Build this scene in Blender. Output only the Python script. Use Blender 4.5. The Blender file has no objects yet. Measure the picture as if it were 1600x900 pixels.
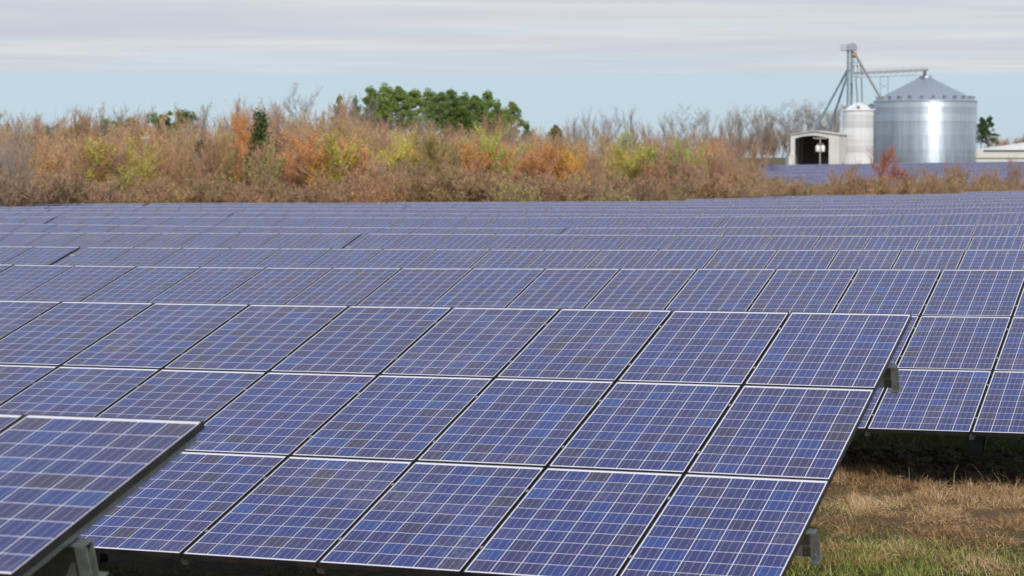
import bpy, math, random
import numpy as np
from mathutils import Matrix, Vector
R = math.radians
sc = bpy.context.scene
col = sc.collection
rng = np.random.default_rng(7)
random.seed(7)

# ------------------------------------------------------------------ camera
FPX = 3147.0                      # focal length in pixels of the 1600 px wide photograph
HOR = 245.0                       # image row of the horizon
ZC = 3.3                          # camera height, metres
PIT = math.atan((450 - HOR) / FPX)
cam = bpy.data.cameras.new('camera')
cam.sensor_width = 36.0
cam.lens = 36.0 * FPX / 1600
cam.clip_start = 0.1
cam.clip_end = 9000
cam.dof.use_dof = True
cam.dof.focus_distance = 18.0
cam.dof.aperture_fstop = 3.6
camo = bpy.data.objects.new('camera', cam)
camo.location = (0, 0, ZC)
camo.rotation_euler = (math.pi / 2 - PIT, 0, 0)
col.objects.link(camo)
sc.camera = camo

# ------------------------------------------------------------------ light
SUN_EL = 38.0
SUN_DIR = Vector((0.19, -0.98, 0)).normalized()         # plan direction towards the sun
sun_vec = Vector((SUN_DIR.x * math.cos(R(SUN_EL)), SUN_DIR.y * math.cos(R(SUN_EL)), math.sin(R(SUN_EL))))
sl = bpy.data.lights.new('sun', 'SUN')
sl.energy = 2.9
sl.angle = R(0.9)
sl.color = (1.0, 0.94, 0.86)
so = bpy.data.objects.new('sun', sl)
so.rotation_euler = sun_vec.to_track_quat('Z', 'Y').to_euler()
col.objects.link(so)

world = bpy.data.worlds.new('World')
sc.world = world
world.use_nodes = True
wt = world.node_tree
for n_ in list(wt.nodes):
    wt.nodes.remove(n_)


class NT:
    """small helper to write node trees"""
    def __init__(self, nt):
        self.nt = nt

    def new(self, kind, **kw):
        n = self.nt.nodes.new(kind)
        for k, v in kw.items():
            setattr(n, k, v)
        return n

    def put(self, sock, v):
        if hasattr(v, 'is_output') or isinstance(v, bpy.types.NodeSocket):
            self.nt.links.new(v, sock)
        elif v is not None:
            if sock.type == 'RGBA' and len(v) == 3:
                v = (*v, 1)
            sock.default_value = v

    def math(self, op, a, b=None, c=None, clamp=False):
        n = self.new('ShaderNodeMath', operation=op, use_clamp=clamp)
        for i, v in enumerate((a, b, c)):
            if v is not None:
                self.put(n.inputs[i], v)
        return n.outputs[0]

    def vmath(self, op, a, b=None, out=0):
        n = self.new('ShaderNodeVectorMath', operation=op)
        self.put(n.inputs[0], a)
        if b is not None:
            self.put(n.inputs[1], b)
        return n.outputs[out]

    def mix(self, f, a, b, blend='MIX'):
        n = self.new('ShaderNodeMix', data_type='RGBA', blend_type=blend)
        self.put(n.inputs[0], f)
        self.put(n.inputs[6], a)
        self.put(n.inputs[7], b)
        return n.outputs[2]

    def noise(self, vec, scale, detail=4, rough=.55, out=0, dist=0):
        n = self.new('ShaderNodeTexNoise')
        if vec is not None:
            self.put(n.inputs['Vector'], vec)
        n.inputs['Scale'].default_value = scale
        n.inputs['Detail'].default_value = detail
        n.inputs['Roughness'].default_value = rough
        n.inputs['Distortion'].default_value = dist
        return n.outputs[out]

    def map(self, v, a, b, c=0., d=1., smooth=False):
        n = self.new('ShaderNodeMapRange')
        if smooth:
            n.interpolation_type = 'SMOOTHSTEP'
        self.put(n.inputs[0], v)
        for i, x in enumerate((a, b, c, d)):
            n.inputs[1 + i].default_value = x
        return n.outputs[0]

    def ramp(self, f, stops):
        n = self.new('ShaderNodeValToRGB')
        el = n.color_ramp.elements
        while len(el) > 1:
            el.remove(el[-1])
        el[0].position, el[0].color = stops[0][0], (*stops[0][1], 1)
        for p, c in stops[1:]:
            e = el.new(p)
            e.color = (*c, 1)
        self.put(n.inputs[0], f)
        return n.outputs[0]

    def sep(self, v):
        n = self.new('ShaderNodeSeparateXYZ')
        self.put(n.inputs[0], v)
        return n.outputs

    def comb(self, x, y, z):
        n = self.new('ShaderNodeCombineXYZ')
        for i, v in enumerate((x, y, z)):
            self.put(n.inputs[i], v)
        return n.outputs[0]


w = NT(wt)
sky = w.new('ShaderNodeTexSky', sky_type='NISHITA')
sky.sun_disc = False
sky.sun_elevation = R(SUN_EL)
sky.sun_rotation = math.atan2(SUN_DIR.x, SUN_DIR.y)
sky.altitude = 100
sky.air_density = 1.0
sky.dust_density = 0.6
sky.ozone_density = 1.5
SKY_STR = 0.10
tc = w.new('ShaderNodeTexCoord')
dirv = tc.outputs['Generated']
dx, dy, dz = w.sep(dirv)
# a high cloud deck seen as a plane: distance on the plane grows towards the horizon
zz = w.math('MAXIMUM', dz, 0.012)
px = w.math('DIVIDE', dx, zz)
py = w.math('DIVIDE', dy, zz)
pv = w.comb(px, py, 0.0)
rr = w.vmath('LENGTH', pv, out=1)
edge_n = w.noise(w.comb(w.math('MULTIPLY', px, .12), w.math('MULTIPLY', py, .12), 3.), 1.2, 3, .5)
edge = w.math('ADD', rr, w.math('MULTIPLY', w.math('SUBTRACT', edge_n, .5), 5.0))
deck = w.map(edge, 22.2, 26.2, 1., 0., True)
streak = w.noise(w.comb(w.math('MULTIPLY', px, .10), w.math('MULTIPLY', py, .26), 0.), 1.0, 5, .55, dist=.5)
gaps = w.map(streak, .34, .52, .52, 1., True)
cov = w.math('MULTIPLY', deck, gaps)
shade = w.noise(w.comb(w.math('MULTIPLY', px, .20), w.math('MULTIPLY', py, .30), 5.), 1.0, 5, .52, dist=.8)
ccol = w.ramp(shade, [(.32, (.585, .60, .67)), (.5, (.66, .66, .70)), (.66, (.77, .765, .765))])
ccol = w.mix(1.0, ccol, (1 / SKY_STR,) * 3, 'MULTIPLY')
# thin haze brightens the clear strip over the horizon
blue = w.mix(.85, sky.outputs[0], tuple(c / SKY_STR for c in (.51, .66, .79)))
bgc = w.mix(w.math('MULTIPLY', cov, .84), blue, ccol)
bg = w.new('ShaderNodeBackground')
w.put(bg.inputs[0], bgc)
bg.inputs[1].default_value = SKY_STR
wo = w.new('ShaderNodeOutputWorld')
wt.links.new(bg.outputs[0], wo.inputs[0])

sc.view_settings.view_transform = 'Standard'
sc.view_settings.look = 'None'
sc.view_settings.exposure = 0.0
sc.view_settings.gamma = 1.0
sc.cycles.max_bounces = 6
sc.cycles.transparent_max_bounces = 8
sc.cycles.sample_clamp_indirect = 6
sc.cycles.use_denoising = True

# ------------------------------------------------------------------ site geometry
PSI = R(-20.81)
UX, UY = math.cos(PSI), math.sin(PSI)          # along the rows
NX, NY = -math.sin(PSI), math.cos(PSI)         # across the rows, away from the camera
TILT = R(15.3)
PW, PL = 0.992, 1.650                          # panel
PU, PV = 1.012, 1.667                          # pitch with gaps
TOPH = 1.95                                    # top edge above ground


def ray(x, y):
    a, b = (x - 800) / FPX, (450 - y) / FPX
    return np.array([a, b * math.sin(PIT) + math.cos(PIT), b * math.cos(PIT) - math.sin(PIT)])


def at(x, y, Y):
    """site point that the photograph shows at (x, y) when it stands Y metres ahead"""
    r = ray(x, y)
    r = r * (Y / r[1])
    return Vector((r[0], r[1], r[2] + ZC))


# top edge of each row: levelling of the field, by rows of the array
XS = [0, 400, 800, 1200, 1600]
LEVEL = {
    16.45: [469, 475.3, 481, 486.6, 494.5],
    24.41: [412.7, 417.4, 419.3, 420, 421.2],
    32.38: [384.6, 387.7, 389.9, 390.2, 389.6],
    40.46: [363.5, 364.2, 365.9, 368, 368.7],
    48.45: [348.8, 353.4, 357.0, 353.8, 350.4],
    56.50: [338.8, 339.3, 340.2, 337.6, 331.5],
    64.54: [331, 332, 334, 335, 335.5],
    72.58: [327.4, 326.2, 326.6, 327.6, 322.6],
    80.62: [323.4, 321.6, 321.6, 322.0, 315.6],
    88.66: [320.3, 317.4, 317.6, 317.6, 311],
    96.70: [318, 316.5, 315.0, 313.2, 306.6],
    104.74: [317, 315.5, 313.5, 309.6, 303.3],
    112.78: [316.5, 315, 312, 306.8, 300.6],
    120.82: [316, 314, 310, 304.5, 298.2],
}
DS = np.array(sorted(LEVEL))
POLY, TRNG = [], []
for d_ in DS:
    tt, zz_ = [], []
    for x_, y_ in zip(XS, LEVEL[d_]):
        r_ = ray(x_, y_)
        s_ = d_ / (r_[0] * NX + r_[1] * NY)
        p_ = r_ * s_
        tt.append(p_[0] * UX + p_[1] * UY)
        zz_.append(p_[2])
    POLY.append(np.polyfit(tt, zz_, 3))
    TRNG.append((min(tt), max(tt)))
TRNG = np.array(TRNG)


def row_z(i, t):
    """height of the top edge in row i, linear beyond the levelled part"""
    t = np.asarray(t, float)
    lo, hi = TRNG[i]
    tc_ = np.clip(t, lo, hi)
    dp = np.polyder(POLY[i])
    return np.polyval(POLY[i], tc_) + np.clip(np.polyval(dp, tc_), -.03, .03) * np.clip(t - tc_, -12, 12) + ZC


def ground(x, y):
    x = np.asarray(x, float)
    y = np.asarray(y, float)
    t = x * UX + y * UY
    d = x * NX + y * NY
    zs = np.stack([row_z(i, t) - TOPH for i in range(len(DS))], 0)
    dc = np.clip(d, DS[0], DS[-1])
    k = np.clip(np.searchsorted(DS, dc) - 1, 0, len(DS) - 2)
    f = (dc - DS[k]) / (DS[k + 1] - DS[k])
    f = f * f * (3 - 2 * f)
    near = np.take_along_axis(zs, k[None], 0)[0] * (1 - f) + np.take_along_axis(zs, k[None] + 1, 0)[0] * f
    az = x / np.maximum(y, 30.)
    # beyond the array: a low wooded rise in the middle and the farm yard on slightly higher ground
    far = -1.0 + 3.2 * np.exp(-((az + .04) / .10) ** 2) * np.clip((y - 140) / 100, 0, 1) \
        + 1.9 * np.clip((az - .06) / .08, 0, 1) * np.clip((y - 190) / 130, 0, 1)
    m = np.clip((d - 122) / 30, 0, 1)
    m = m * m * (3 - 2 * m)
    return near * (1 - m) + far * m


def g1(x, y):
    return float(ground(np.array([x]), np.array([y]))[0])


# ------------------------------------------------------------------ helpers
def pmat(name, base=(.5, .5, .5), rough=.6, metal=0., spec=.5, coat=0., coat_r=.05):
    m = bpy.data.materials.new(name)
    m.use_nodes = True
    nt = m.node_tree
    b = nt.nodes['Principled BSDF']
    b.inputs['Base Color'].default_value = (*base, 1)
    b.inputs['Roughness'].default_value = rough
    b.inputs['Metallic'].default_value = metal
    b.inputs['Specular IOR Level'].default_value = spec
    b.inputs['Coat Weight'].default_value = coat
    b.inputs['Coat Roughness'].default_value = coat_r
    return m, NT(nt), b


class MB:
    """collects polygons; build() links them as one mesh object"""
    def __init__(self):
        self.v, self.f, self.m = [], [], []

    def poly(self, pts, mi=0):
        o = len(self.v)
        self.v += [tuple(p) for p in pts]
        self.f.append(tuple(range(o, o + len(pts))))
        self.m.append(mi)

    def faces(self, pts, fs, mi=0):
        o = len(self.v)
        self.v += [tuple(p) for p in pts]
        for f in fs:
            self.f.append(tuple(i + o for i in f))
            self.m.append(mi)

    def box(self, x0, x1, y0, y1, z0, z1, mi=0, M=None):
        p = [Vector(c) for c in ((x0, y0, z0), (x1, y0, z0), (x1, y1, z0), (x0, y1, z0),
                                 (x0, y0, z1), (x1, y0, z1), (x1, y1, z1), (x0, y1, z1))]
        if M is not None:
            p = [M @ q for q in p]
        self.faces(p, [(3, 2, 1, 0), (4, 5, 6, 7), (0, 1, 5, 4), (1, 2, 6, 5), (2, 3, 7, 6), (3, 0, 4, 7)], mi)

    def bar(self, a, b, r0, r1=None, n=6, mi=0, cap=True):
        a, b = Vector(a), Vector(b)
        r1 = r0 if r1 is None else r1
        d = (b - a).normalized()
        x = d.orthogonal().normalized()
        y = d.cross(x)
        p = []
        for c, r in ((a, r0), (b, r1)):
            p += [c + (x * math.cos(2 * math.pi * i / n) + y * math.sin(2 * math.pi * i / n)) * r for i in range(n)]
        f = [(i, (i + 1) % n, n + (i + 1) % n, n + i) for i in range(n)]
        if cap:
            f += [tuple(range(n - 1, -1, -1)), tuple(range(n, 2 * n))]
        self.faces(p, f, mi)

    def beam(self, a, b, wd, ht, mi=0, up=(0, 0, 1)):
        """rectangular bar from a to b"""
        a, b, up = Vector(a), Vector(b), Vector(up)
        d = (b - a).normalized()
        s = d.cross(up).normalized() * wd / 2
        t = s.cross(d).normalized() * ht / 2
        p = [a - s - t, a + s - t, a + s + t, a - s + t, b - s - t, b + s - t, b + s + t, b - s + t]
        self.faces(p, [(3, 2, 1, 0), (4, 5, 6, 7), (0, 1, 5, 4), (1, 2, 6, 5), (2, 3, 7, 6), (3, 0, 4, 7)], mi)

    def lathe(self, prof, n=48, c=(0, 0, 0), mi=0, a0=0, a1=2 * math.pi):
        full = abs(a1 - a0 - 2 * math.pi) < 1e-6
        m = n if full else n + 1
        p = []
        for r, z in prof:
            for i in range(m):
                a = a0 + (a1 - a0) * i / n
                p.append((c[0] + r * math.cos(a), c[1] + r * math.sin(a), c[2] + z))
        f = []
        for j in range(len(prof) - 1):
            for i in range(n):
                k = (i + 1) % m
                f.append((j * m + i, j * m + k, (j + 1) * m + k, (j + 1) * m + i))
        self.faces(p, f, mi)

    def mesh(self, name, mats, smooth=False):
        me = bpy.data.meshes.new(name)
        me.from_pydata(self.v, [], self.f)
        for m in mats:
            me.materials.append(m)
        if len(mats) > 1:
            me.polygons.foreach_set('material_index', self.m)
        if smooth:
            me.polygons.foreach_set('use_smooth', [True] * len(self.f))
        me.update()
        return me

    def build(self, name, mats, parent=None, loc=None, smooth=False):
        if not isinstance(mats, (list, tuple)):
            mats = [mats]
        o = bpy.data.objects.new(name, self.mesh(name, mats, smooth))
        col.objects.link(o)
        if parent is not None:
            o.parent = parent
        if loc is not None:
            o.location = loc
        return o


def np_mesh(name, verts, faces, mats, mi=None, colattr=None):
    me = bpy.data.meshes.new(name)
    nv, nf, k = len(verts), len(faces), faces.shape[1]
    me.vertices.add(nv)
    me.vertices.foreach_set('co', np.ascontiguousarray(verts, np.float32).ravel())
    me.loops.add(nf * k)
    me.loops.foreach_set('vertex_index', np.ascontiguousarray(faces, np.int32).ravel())
    me.polygons.add(nf)
    me.polygons.foreach_set('loop_start', np.arange(0, nf * k, k, dtype=np.int32))
    for m in mats:
        me.materials.append(m)
    if mi is not None:
        me.polygons.foreach_set('material_index', np.ascontiguousarray(mi, np.int32))
    if colattr is not None:
        at_ = me.attributes.new('rnd', 'FLOAT_COLOR', 'FACE')
        at_.data.foreach_set('color', np.ascontiguousarray(colattr, np.float32).ravel())
    me.update(calc_edges=True)
    me.validate()
    me.shade_flat()
    return me


def link(name, me, parent=None, M=None):
    o = bpy.data.objects.new(name, me)
    col.objects.link(o)
    if parent is not None:
        o.parent = parent
    if M is not None:
        o.matrix_basis = M
    return o


def tag(o, label, cat, group=None):
    o['label'] = label
    o['category'] = cat
    if group:
        o['group'] = group
    return o


def empty(name, loc, label=None, cat=None, group=None, rz=0.):
    o = bpy.data.objects.new(name, None)
    o.empty_display_size = .2
    o.location = loc
    o.rotation_euler.z = rz
    col.objects.link(o)
    if label:
        tag(o, label, cat, group)
    return o


# ------------------------------------------------------------------ materials
def cell_material():
    m, n, b = pmat('silicon_cell', rough=.5, spec=.12, coat=1.0, coat_r=.07)
    at_ = n.new('ShaderNodeAttribute', attribute_name='rnd')
    oi = n.new('ShaderNodeObjectInfo')
    a = n.sep(at_.outputs['Color'])
    c = n.sep(oi.outputs['Color'])
    cr = n.math('FRACT', n.math('ADD', a[0], c[0]))
    pr = n.math('FRACT', n.math('ADD', a[1], c[1]))
    pos = n.new('ShaderNodeNewGeometry').outputs['Position']
    base = n.ramp(cr, [(0., (.024, .014, .060)), (.05, (.016, .014, .088)), (.35, (.010, .0145, .120)),
                       (.75, (.006, .016, .142)), (.95, (.005, .025, .174)), (1., (.005, .040, .205))])
    pr = n.math('ADD', n.math('MULTIPLY', pr, .5), n.map(n.noise(n.vmath('MULTIPLY', pos, (.16, .10, .1)), 1.0, 2, .5), .32, .68, 0, .5))  # broad drift of the sky reflection painted into the tint as position noise
    tint = n.ramp(pr, [(0., (1.45, .92, .82)), (.35, (1.15, .98, .95)), (.65, (.85, 1.02, 1.08)), (1., (.62, 1.18, 1.2))])
    base = n.mix(.8, base, tint, 'MULTIPLY')
    # crystal grain of the wafer
    vo = n.new('ShaderNodeTexVoronoi', feature='F1')
    n.put(vo.inputs['Vector'], pos)
    vo.inputs['Scale'].default_value = 70
    g = n.map(n.sep(vo.outputs['Color'])[0], 0, 1, .82, 1.18)
    base = n.mix(1., base, n.comb(g, g, g), 'MULTIPLY')
    # busbars and the faint fingers' sheen
    uv = n.sep(n.new('ShaderNodeUVMap', uv_map='uv').outputs[0])
    fu = n.math('FRACT', n.math('MULTIPLY', uv[0], 3.0))
    bus = n.math('LESS_THAN', n.math('ABSOLUTE', n.math('SUBTRACT', fu, .5)), .024)
    base = n.mix(n.math('MULTIPLY', bus, .60), base, (.44, .46, .55))
    # dust film, heavier smears along the lower part of some panels
    d1 = n.noise(pos, 1.1, 5, .6)
    d2 = n.noise(pos, 9., 5, .7)
    dust = n.math('MULTIPLY', n.map(d1, .38, .8, 0, 1), n.map(d2, .35, .8, .3, 1.))
    sm = n.map(n.math('MULTIPLY', n.map(n.noise(pos, 1.5, 3, .5), .55, .70), n.map(n.noise(pos, 22., 4, .7), .42, .7)), 0, 1, 0, .24)
    base = n.mix(n.math('ADD', n.math('MULTIPLY', dust, .045), sm, clamp=True), base, (.36, .335, .33))
    n.put(b.inputs['Base Color'], base)
    n.put(b.inputs['Coat Roughness'], n.map(d2, .3, .8, .05, .16))
    b.inputs['Coat IOR'].default_value = 1.32
    b.inputs['Sheen Weight'].default_value = .5
    b.inputs['Sheen Roughness'].default_value = .12
    b.inputs['Sheen Tint'].default_value = (.72, .78, 1., 1)
    return m


M_CELL = cell_material()

M_BACK, n, b = pmat('white_backsheet', (.74, .75, .80), .4, coat=1., coat_r=.08)
pos = n.new('ShaderNodeNewGeometry').outputs['Position']
n.put(b.inputs['Base Color'], n.mix(n.map(n.noise(pos, 6, 4), .45, .8, 0, .3), (.76, .77, .88), (.52, .50, .52)))

M_FRAME, n, b = pmat('dark_anodised_frame', (.035, .036, .040), .42, metal=.25, spec=.5)
pos = n.new('ShaderNodeNewGeometry').outputs['Position']
n.put(b.inputs['Base Color'], n.mix(n.map(n.noise(pos, 5, 6, .7), .42, .75, 0, .45), (.016, .017, .021), (.085, .070, .055)))


def galv(name, base, rough=.45, metal=.75, scale=14.):
    m, n, b = pmat(name, base, rough, metal)
    pos = n.new('ShaderNodeTexCoord').outputs['Object']
    v = n.new('ShaderNodeTexVoronoi')
    n.put(v.inputs['Vector'], pos)
    v.inputs['Scale'].default_value = scale * 3
    s = n.map(n.sep(v.outputs['Color'])[0], 0, 1, .85, 1.12)
    st = n.map(n.noise(pos, scale * .35, 5, .65), .4, .75, 0, .5)
    c = n.mix(1., base, n.comb(s, s, s), 'MULTIPLY')
    c = n.mix(st, c, tuple(x * .62 for x in base))
    n.put(b.inputs['Base Color'], c)
    n.put(b.inputs['Roughness'], n.map(n.noise(pos, scale, 4), .3, .7, rough - .1, rough + .15))
    return m


M_GALV = galv('galvanised_steel', (.31, .34, .335))
M_POST = galv('weathered_steel_post', (.16, .165, .17), .6, .5)
M_BOLT = galv('zinc_bolt', (.60, .60, .58), .35, .9)

# ------------------------------------------------------------------ solar panels
LIP = .006
CW, CH = .1556, .1530                       # cell
CPX, CPY = .1610, .1590                     # cell pitch
CX0 = (PW - 6 * CPX) / 2 + (CPX - CW) / 2
CYT = -.035 - (CPY - CH) / 2                # first cell's top edge; the head margin is the wider one


def frame_into(mb):
    t = .040
    mb.box(0, LIP, -PL, 0, -t, 0, 0)
    mb.box(PW - LIP, PW, -PL, 0, -t, 0, 0)
    mb.box(LIP, PW - LIP, -LIP, 0, -t, -.0003, 0)
    mb.box(LIP, PW - LIP, -PL, -PL + LIP, -t, -.0003, 0)
    mb.box(LIP, PW - LIP, -PL + LIP, -LIP, -.010, -.0035, 1)


def cell_quads():
    """60 cells as low blocks: verts (60*8,3), 5 faces each, uv per loop"""
    V, F, UV = [], [], []
    for j in range(10):
        for i in range(6):
            x0 = CX0 + i * CPX
            y1 = CYT - j * CPY
            x1, y0 = x0 + CW, y1 - CH
            o = len(V)
            V += [(x0, y0, -.0045), (x1, y0, -.0045), (x1, y1, -.0045), (x0, y1, -.0045),
                  (x0, y0, -.0030), (x1, y0, -.0030), (x1, y1, -.0030), (x0, y1, -.0030)]
            F += [(o + 4, o + 5, o + 6, o + 7), (o, o + 1, o + 5, o + 4), (o + 1, o + 2, o + 6, o + 5),
                  (o + 2, o + 3, o + 7, o + 6), (o + 3, o, o + 4, o + 7)]
            UV += [(0, 0), (1, 0), (1, 1), (0, 1)] + [(.33, .5)] * 16
    return np.array(V), np.array(F), np.array(UV)


CV, CF, CUV = cell_quads()


def add_uv(me, uv):
    l = me.uv_layers.new(name='uv')
    l.data.foreach_set('uv', np.ascontiguousarray(uv, np.float32).ravel())


mb = MB()
frame_into(mb)
ME_FRAME = mb.mesh('solar_panel', [M_FRAME, M_BACK])
FV, FF = np.array(mb.v), np.array(mb.f)
FM = np.array(mb.m)

# whole panels for the rows farther back: frame, backsheet and cells in one mesh, several cell patterns
ME_FAR = []
for s in range(6):
    rc = np.zeros((len(FF) + len(CF), 4))
    rc[len(FF):, 0] = np.repeat(rng.random(60), 5)
    me = np_mesh('solar_panel', np.r_[FV, CV], np.r_[FF, CF + len(FV)], [M_FRAME, M_BACK, M_CELL],
                 np.r_[FM, np.full(len(CF), 2)], rc)
    add_uv(me, np.r_[np.zeros((len(FF) * 4, 2)), CUV])
    ME_FAR.append(me)

# one cell, origin at its lower left corner
c1v = CV[:8] - np.array([CX0, CYT - CH, 0])
ME_CELL = np_mesh('cell', c1v, CF[:5], [M_CELL], None, np.zeros((5, 4)))
add_uv(ME_CELL, CUV[:20])

TI = {}
COLX = 0.010


def col_frame(i, d, tk):
    """placement of the column of panels whose left boundary is at tk in row i"""
    z0, z1 = float(row_z(i, tk)), float(row_z(i, tk + PU))
    eu = Vector((UX, UY, (z1 - z0) / PU)).normalized()
    ev = Vector((NX * math.cos(TILT), NY * math.cos(TILT), math.sin(TILT)))
    en = eu.cross(ev).normalized()
    ev = en.cross(eu).normalized()
    o = Vector((tk * UX + d * NX, tk * UY + d * NY, z0))
    return o, eu, ev, en


def basis(o, eu, ev, en):
    M = Matrix.Identity(4)
    for r_ in range(3):
        M[r_][0], M[r_][1], M[r_][2], M[r_][3] = eu[r_], ev[r_], en[r_], o[r_]
    return M


BEAM_V = (.88, 3.88)
POST_V = 2.55


def sweep(mb, pts, ev, en, prof, mi=0):
    """extrude a closed profile of (v, n) offsets through pts"""
    k = len(prof)
    P = [p + ev * a + en * b_ for p in pts for a, b_ in prof]
    F = []
    for j in range(len(pts) - 1):
        for q in range(k):
            r_ = (q + 1) % k
            F.append((j * k + q, j * k + r_, (j + 1) * k + r_, (j + 1) * k + q))
    F += [tuple(range(k)), tuple(reversed(range((len(pts) - 1) * k, len(pts) * k)))]
    mb.faces(P, F, mi)


def zprof(h=.20, fl=.075, th=.006):
    # a Z purlin in the plane across the beam
    return [(-fl, -.10), (th / 2, -.10), (th / 2, -.10 - h + th), (fl, -.10 - h + th), (fl, -.10 - h),
            (-th / 2, -.10 - h), (-th / 2, -.10 - th), (-fl, -.10 - th)]


def solar_table(i, d, t_left, ncol, label, group, near=False, singles=None, lips=(.13, .13), posts=None, beam_v=BEAM_V, dz=0.):
    """one table of ncol columns by three panels"""
    t_right = t_left + ncol * PU
    tm = (t_left + t_right) / 2
    dm = d - POST_V * math.cos(TILT)
    bx, by = tm * UX + dm * NX, tm * UY + dm * NY
    base = Vector((bx, by, g1(bx, by)))
    root = empty('solar_table', base, label, 'solar table', group)
    T = Matrix.Translation(-base)
    fr = [col_frame(i, d, t_left + k * PU) for k in range(ncol)]
    fr = [(o + Vector((0, 0, dz)), eu, ev, en) for o, eu, ev, en in fr]
    CVs, CFs, CUVs, CRs = [], [], [], []
    for k, (o, eu, ev, en) in enumerate(fr):
        for tier in range(3):
            sh = Vector((0, 0, 0)) + en * random.uniform(-.0015, .0015)
            M = basis(o + eu * COLX - ev * (tier * PV) + sh, eu, ev, en)
            if not near:
                p = link('solar_panel', random.choice(ME_FAR), root, T @ M)
                p.color = (random.random(), random.random(), 0, 1)
                continue
            p = link('solar_panel', ME_FRAME, root, T @ M)
            pr = random.random()
            if singles and (k, tier) in singles:
                for q in range(60):
                    c = link('cell', ME_CELL, p, Matrix.Translation(Vector(CV[q * 8]) - Vector(c1v[0])))
                    c.color = (random.random(), pr, 0, 1)
            else:
                M3 = np.array(T @ M)
                CFs.append(CF + sum(len(a) for a in CVs))
                CVs.append(CV @ M3[:3, :3].T + M3[:3, 3])
                CUVs.append(CUV)
                r_ = np.zeros((len(CF), 4))
                r_[:, 0] = np.repeat(rng.random(60), 5)
                r_[:, 1] = pr
                CRs.append(r_)
    if near and CVs:
        me = np_mesh('cell_field', np.concatenate(CVs), np.concatenate(CFs), [M_CELL], None, np.concatenate(CRs))
        add_uv(me, np.concatenate(CUVs))
        o = link('cell_field', me, root)
        o['kind'] = 'stuff'
    # two purlins
    o0, eu, ev, en = fr[0]
    ol, eul = fr[-1][0], fr[-1][1]
    bp = [f[0] - base for f in fr] + [ol + eul * PU - base]
    bp[0] = bp[0] - eu * (lips[0] - COLX)
    bp[-1] = bp[-1] + eul * (lips[1] - COLX)
    for v in beam_v:
        m_ = MB()
        sweep(m_, [p - ev * v for p in bp], ev, en, zprof() if near else [(-.04, -.10), (.04, -.10), (.04, -.29), (-.04, -.29)])
        m_.build('purlin', M_GALV, root)
    # rails up the slope below every second seam, near rows only
    if near:
        for k in range(ncol + 1):
            o, eu, ev, en = fr[min(k, ncol - 1)]
            p = o + eu * (PU if k == ncol else 0) - base
            off = eu * (.075 if k == 0 else (-.075 if k == ncol else 0))
            m_ = MB()
            a_, b_ = p + off - ev * .02 - en * .072, p + off - ev * (3 * PV - .05) - en * .072
            m_.beam(a_, b_, .045, .045, up=en)
            m_.build('rail', M_GALV, root)
    # posts with a rafter and two braces
    if posts is None:
        npost = max(2, round(ncol / 4))
        posts = [t_left + (q + .45) * ncol / npost * PU for q in range(npost)]
    for tp in posts:
        if not t_left < tp < t_right:
            continue
        k = int((tp - t_left) / PU)
        pu = tp - t_left - k * PU
        o, eu, ev, en = fr[k]
        p = o + eu * pu - ev * POST_V - en * .42
        g = g1(p.x, p.y)
        m_ = MB()
        c = p - base
        zt, zb = c.z, g - base.z - .25
        wd, th = .15, .009
        for a0, a1, b0, b1 in ((-wd / 2, wd / 2, -wd / 2, -wd / 2 + th), (-wd / 2, wd / 2, wd / 2 - th, wd / 2), (-th / 2, th / 2, -wd / 2 + th, wd / 2 - th)):
            Mz = Matrix.Translation((c.x, c.y, 0)) @ Matrix.Rotation(PSI, 4, 'Z')
            m_.box(a0, a1, b0, b1, zb, zt, M=Mz)
        m_.build('post', M_POST, root)
        if d < 60:
            m_ = MB()
            r0 = o + eu * pu - base
            m_.beam(r0 - ev * (beam_v[0] - .25) - en * .36, r0 - ev * (beam_v[1] + .25) - en * .36, .09, .115, up=en)
            m_.build('rafter', M_POST, root)
            for v in (beam_v[0] + .15,):
                m_ = MB()
                m_.beam(r0 + eu * .07 - ev * v - en * .43, Vector((c.x, c.y, zt - .75)) + eu * .07, .05, .05)
                m_.build('brace', M_POST, root)
    if near:
        # end brackets on the purlins, clamps over the seams
        for e, (o, s) in enumerate(((fr[0][0], -1), (ol + eul * PU, 1))):
            for v in beam_v:
                m_ = MB()
                c = o - base + eu * s * (.012) - ev * v - en * .2
                m_.beam(c - en * .085 - ev * .085, c + en * .10 - ev * .085, .060, .006, up=ev)
                m_.beam(c - en * .088 - ev * .13, c - en * .088 + ev * .02, .060, .006, up=en)
                m_.bar(c - ev * .095 - en * .05 , c - ev * .075 - en * .05, .012, n=6)
                m_.bar(c - ev * .03 - en * .078, c - ev * .03 - en * .10, .012, n=6)
                m_.build('end_bracket', M_GALV, root)
        m_ = MB()
        for k in range(1, ncol):
            o, eu, ev, en = fr[k]
            for tier in range(3):
                for fr_ in (.24, .78):
                    c = o - base - ev * (tier * PV + fr_ * PL)
                    m_.box(-.0095, .0095, -.016, .016, -.012, -.004, M=basis(c, eu, ev, en))
        o = m_.build('seam_clamps', M_BOLT, root)
        o['kind'] = 'stuff'
    return root


G_TAB = 'solar tables across the field'
A_T = -2.7604                                       # end of the broad table


def show5(ks):
    return {(k, t) for k, t in ks}


T0 = A_T - 2 * PU
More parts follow.
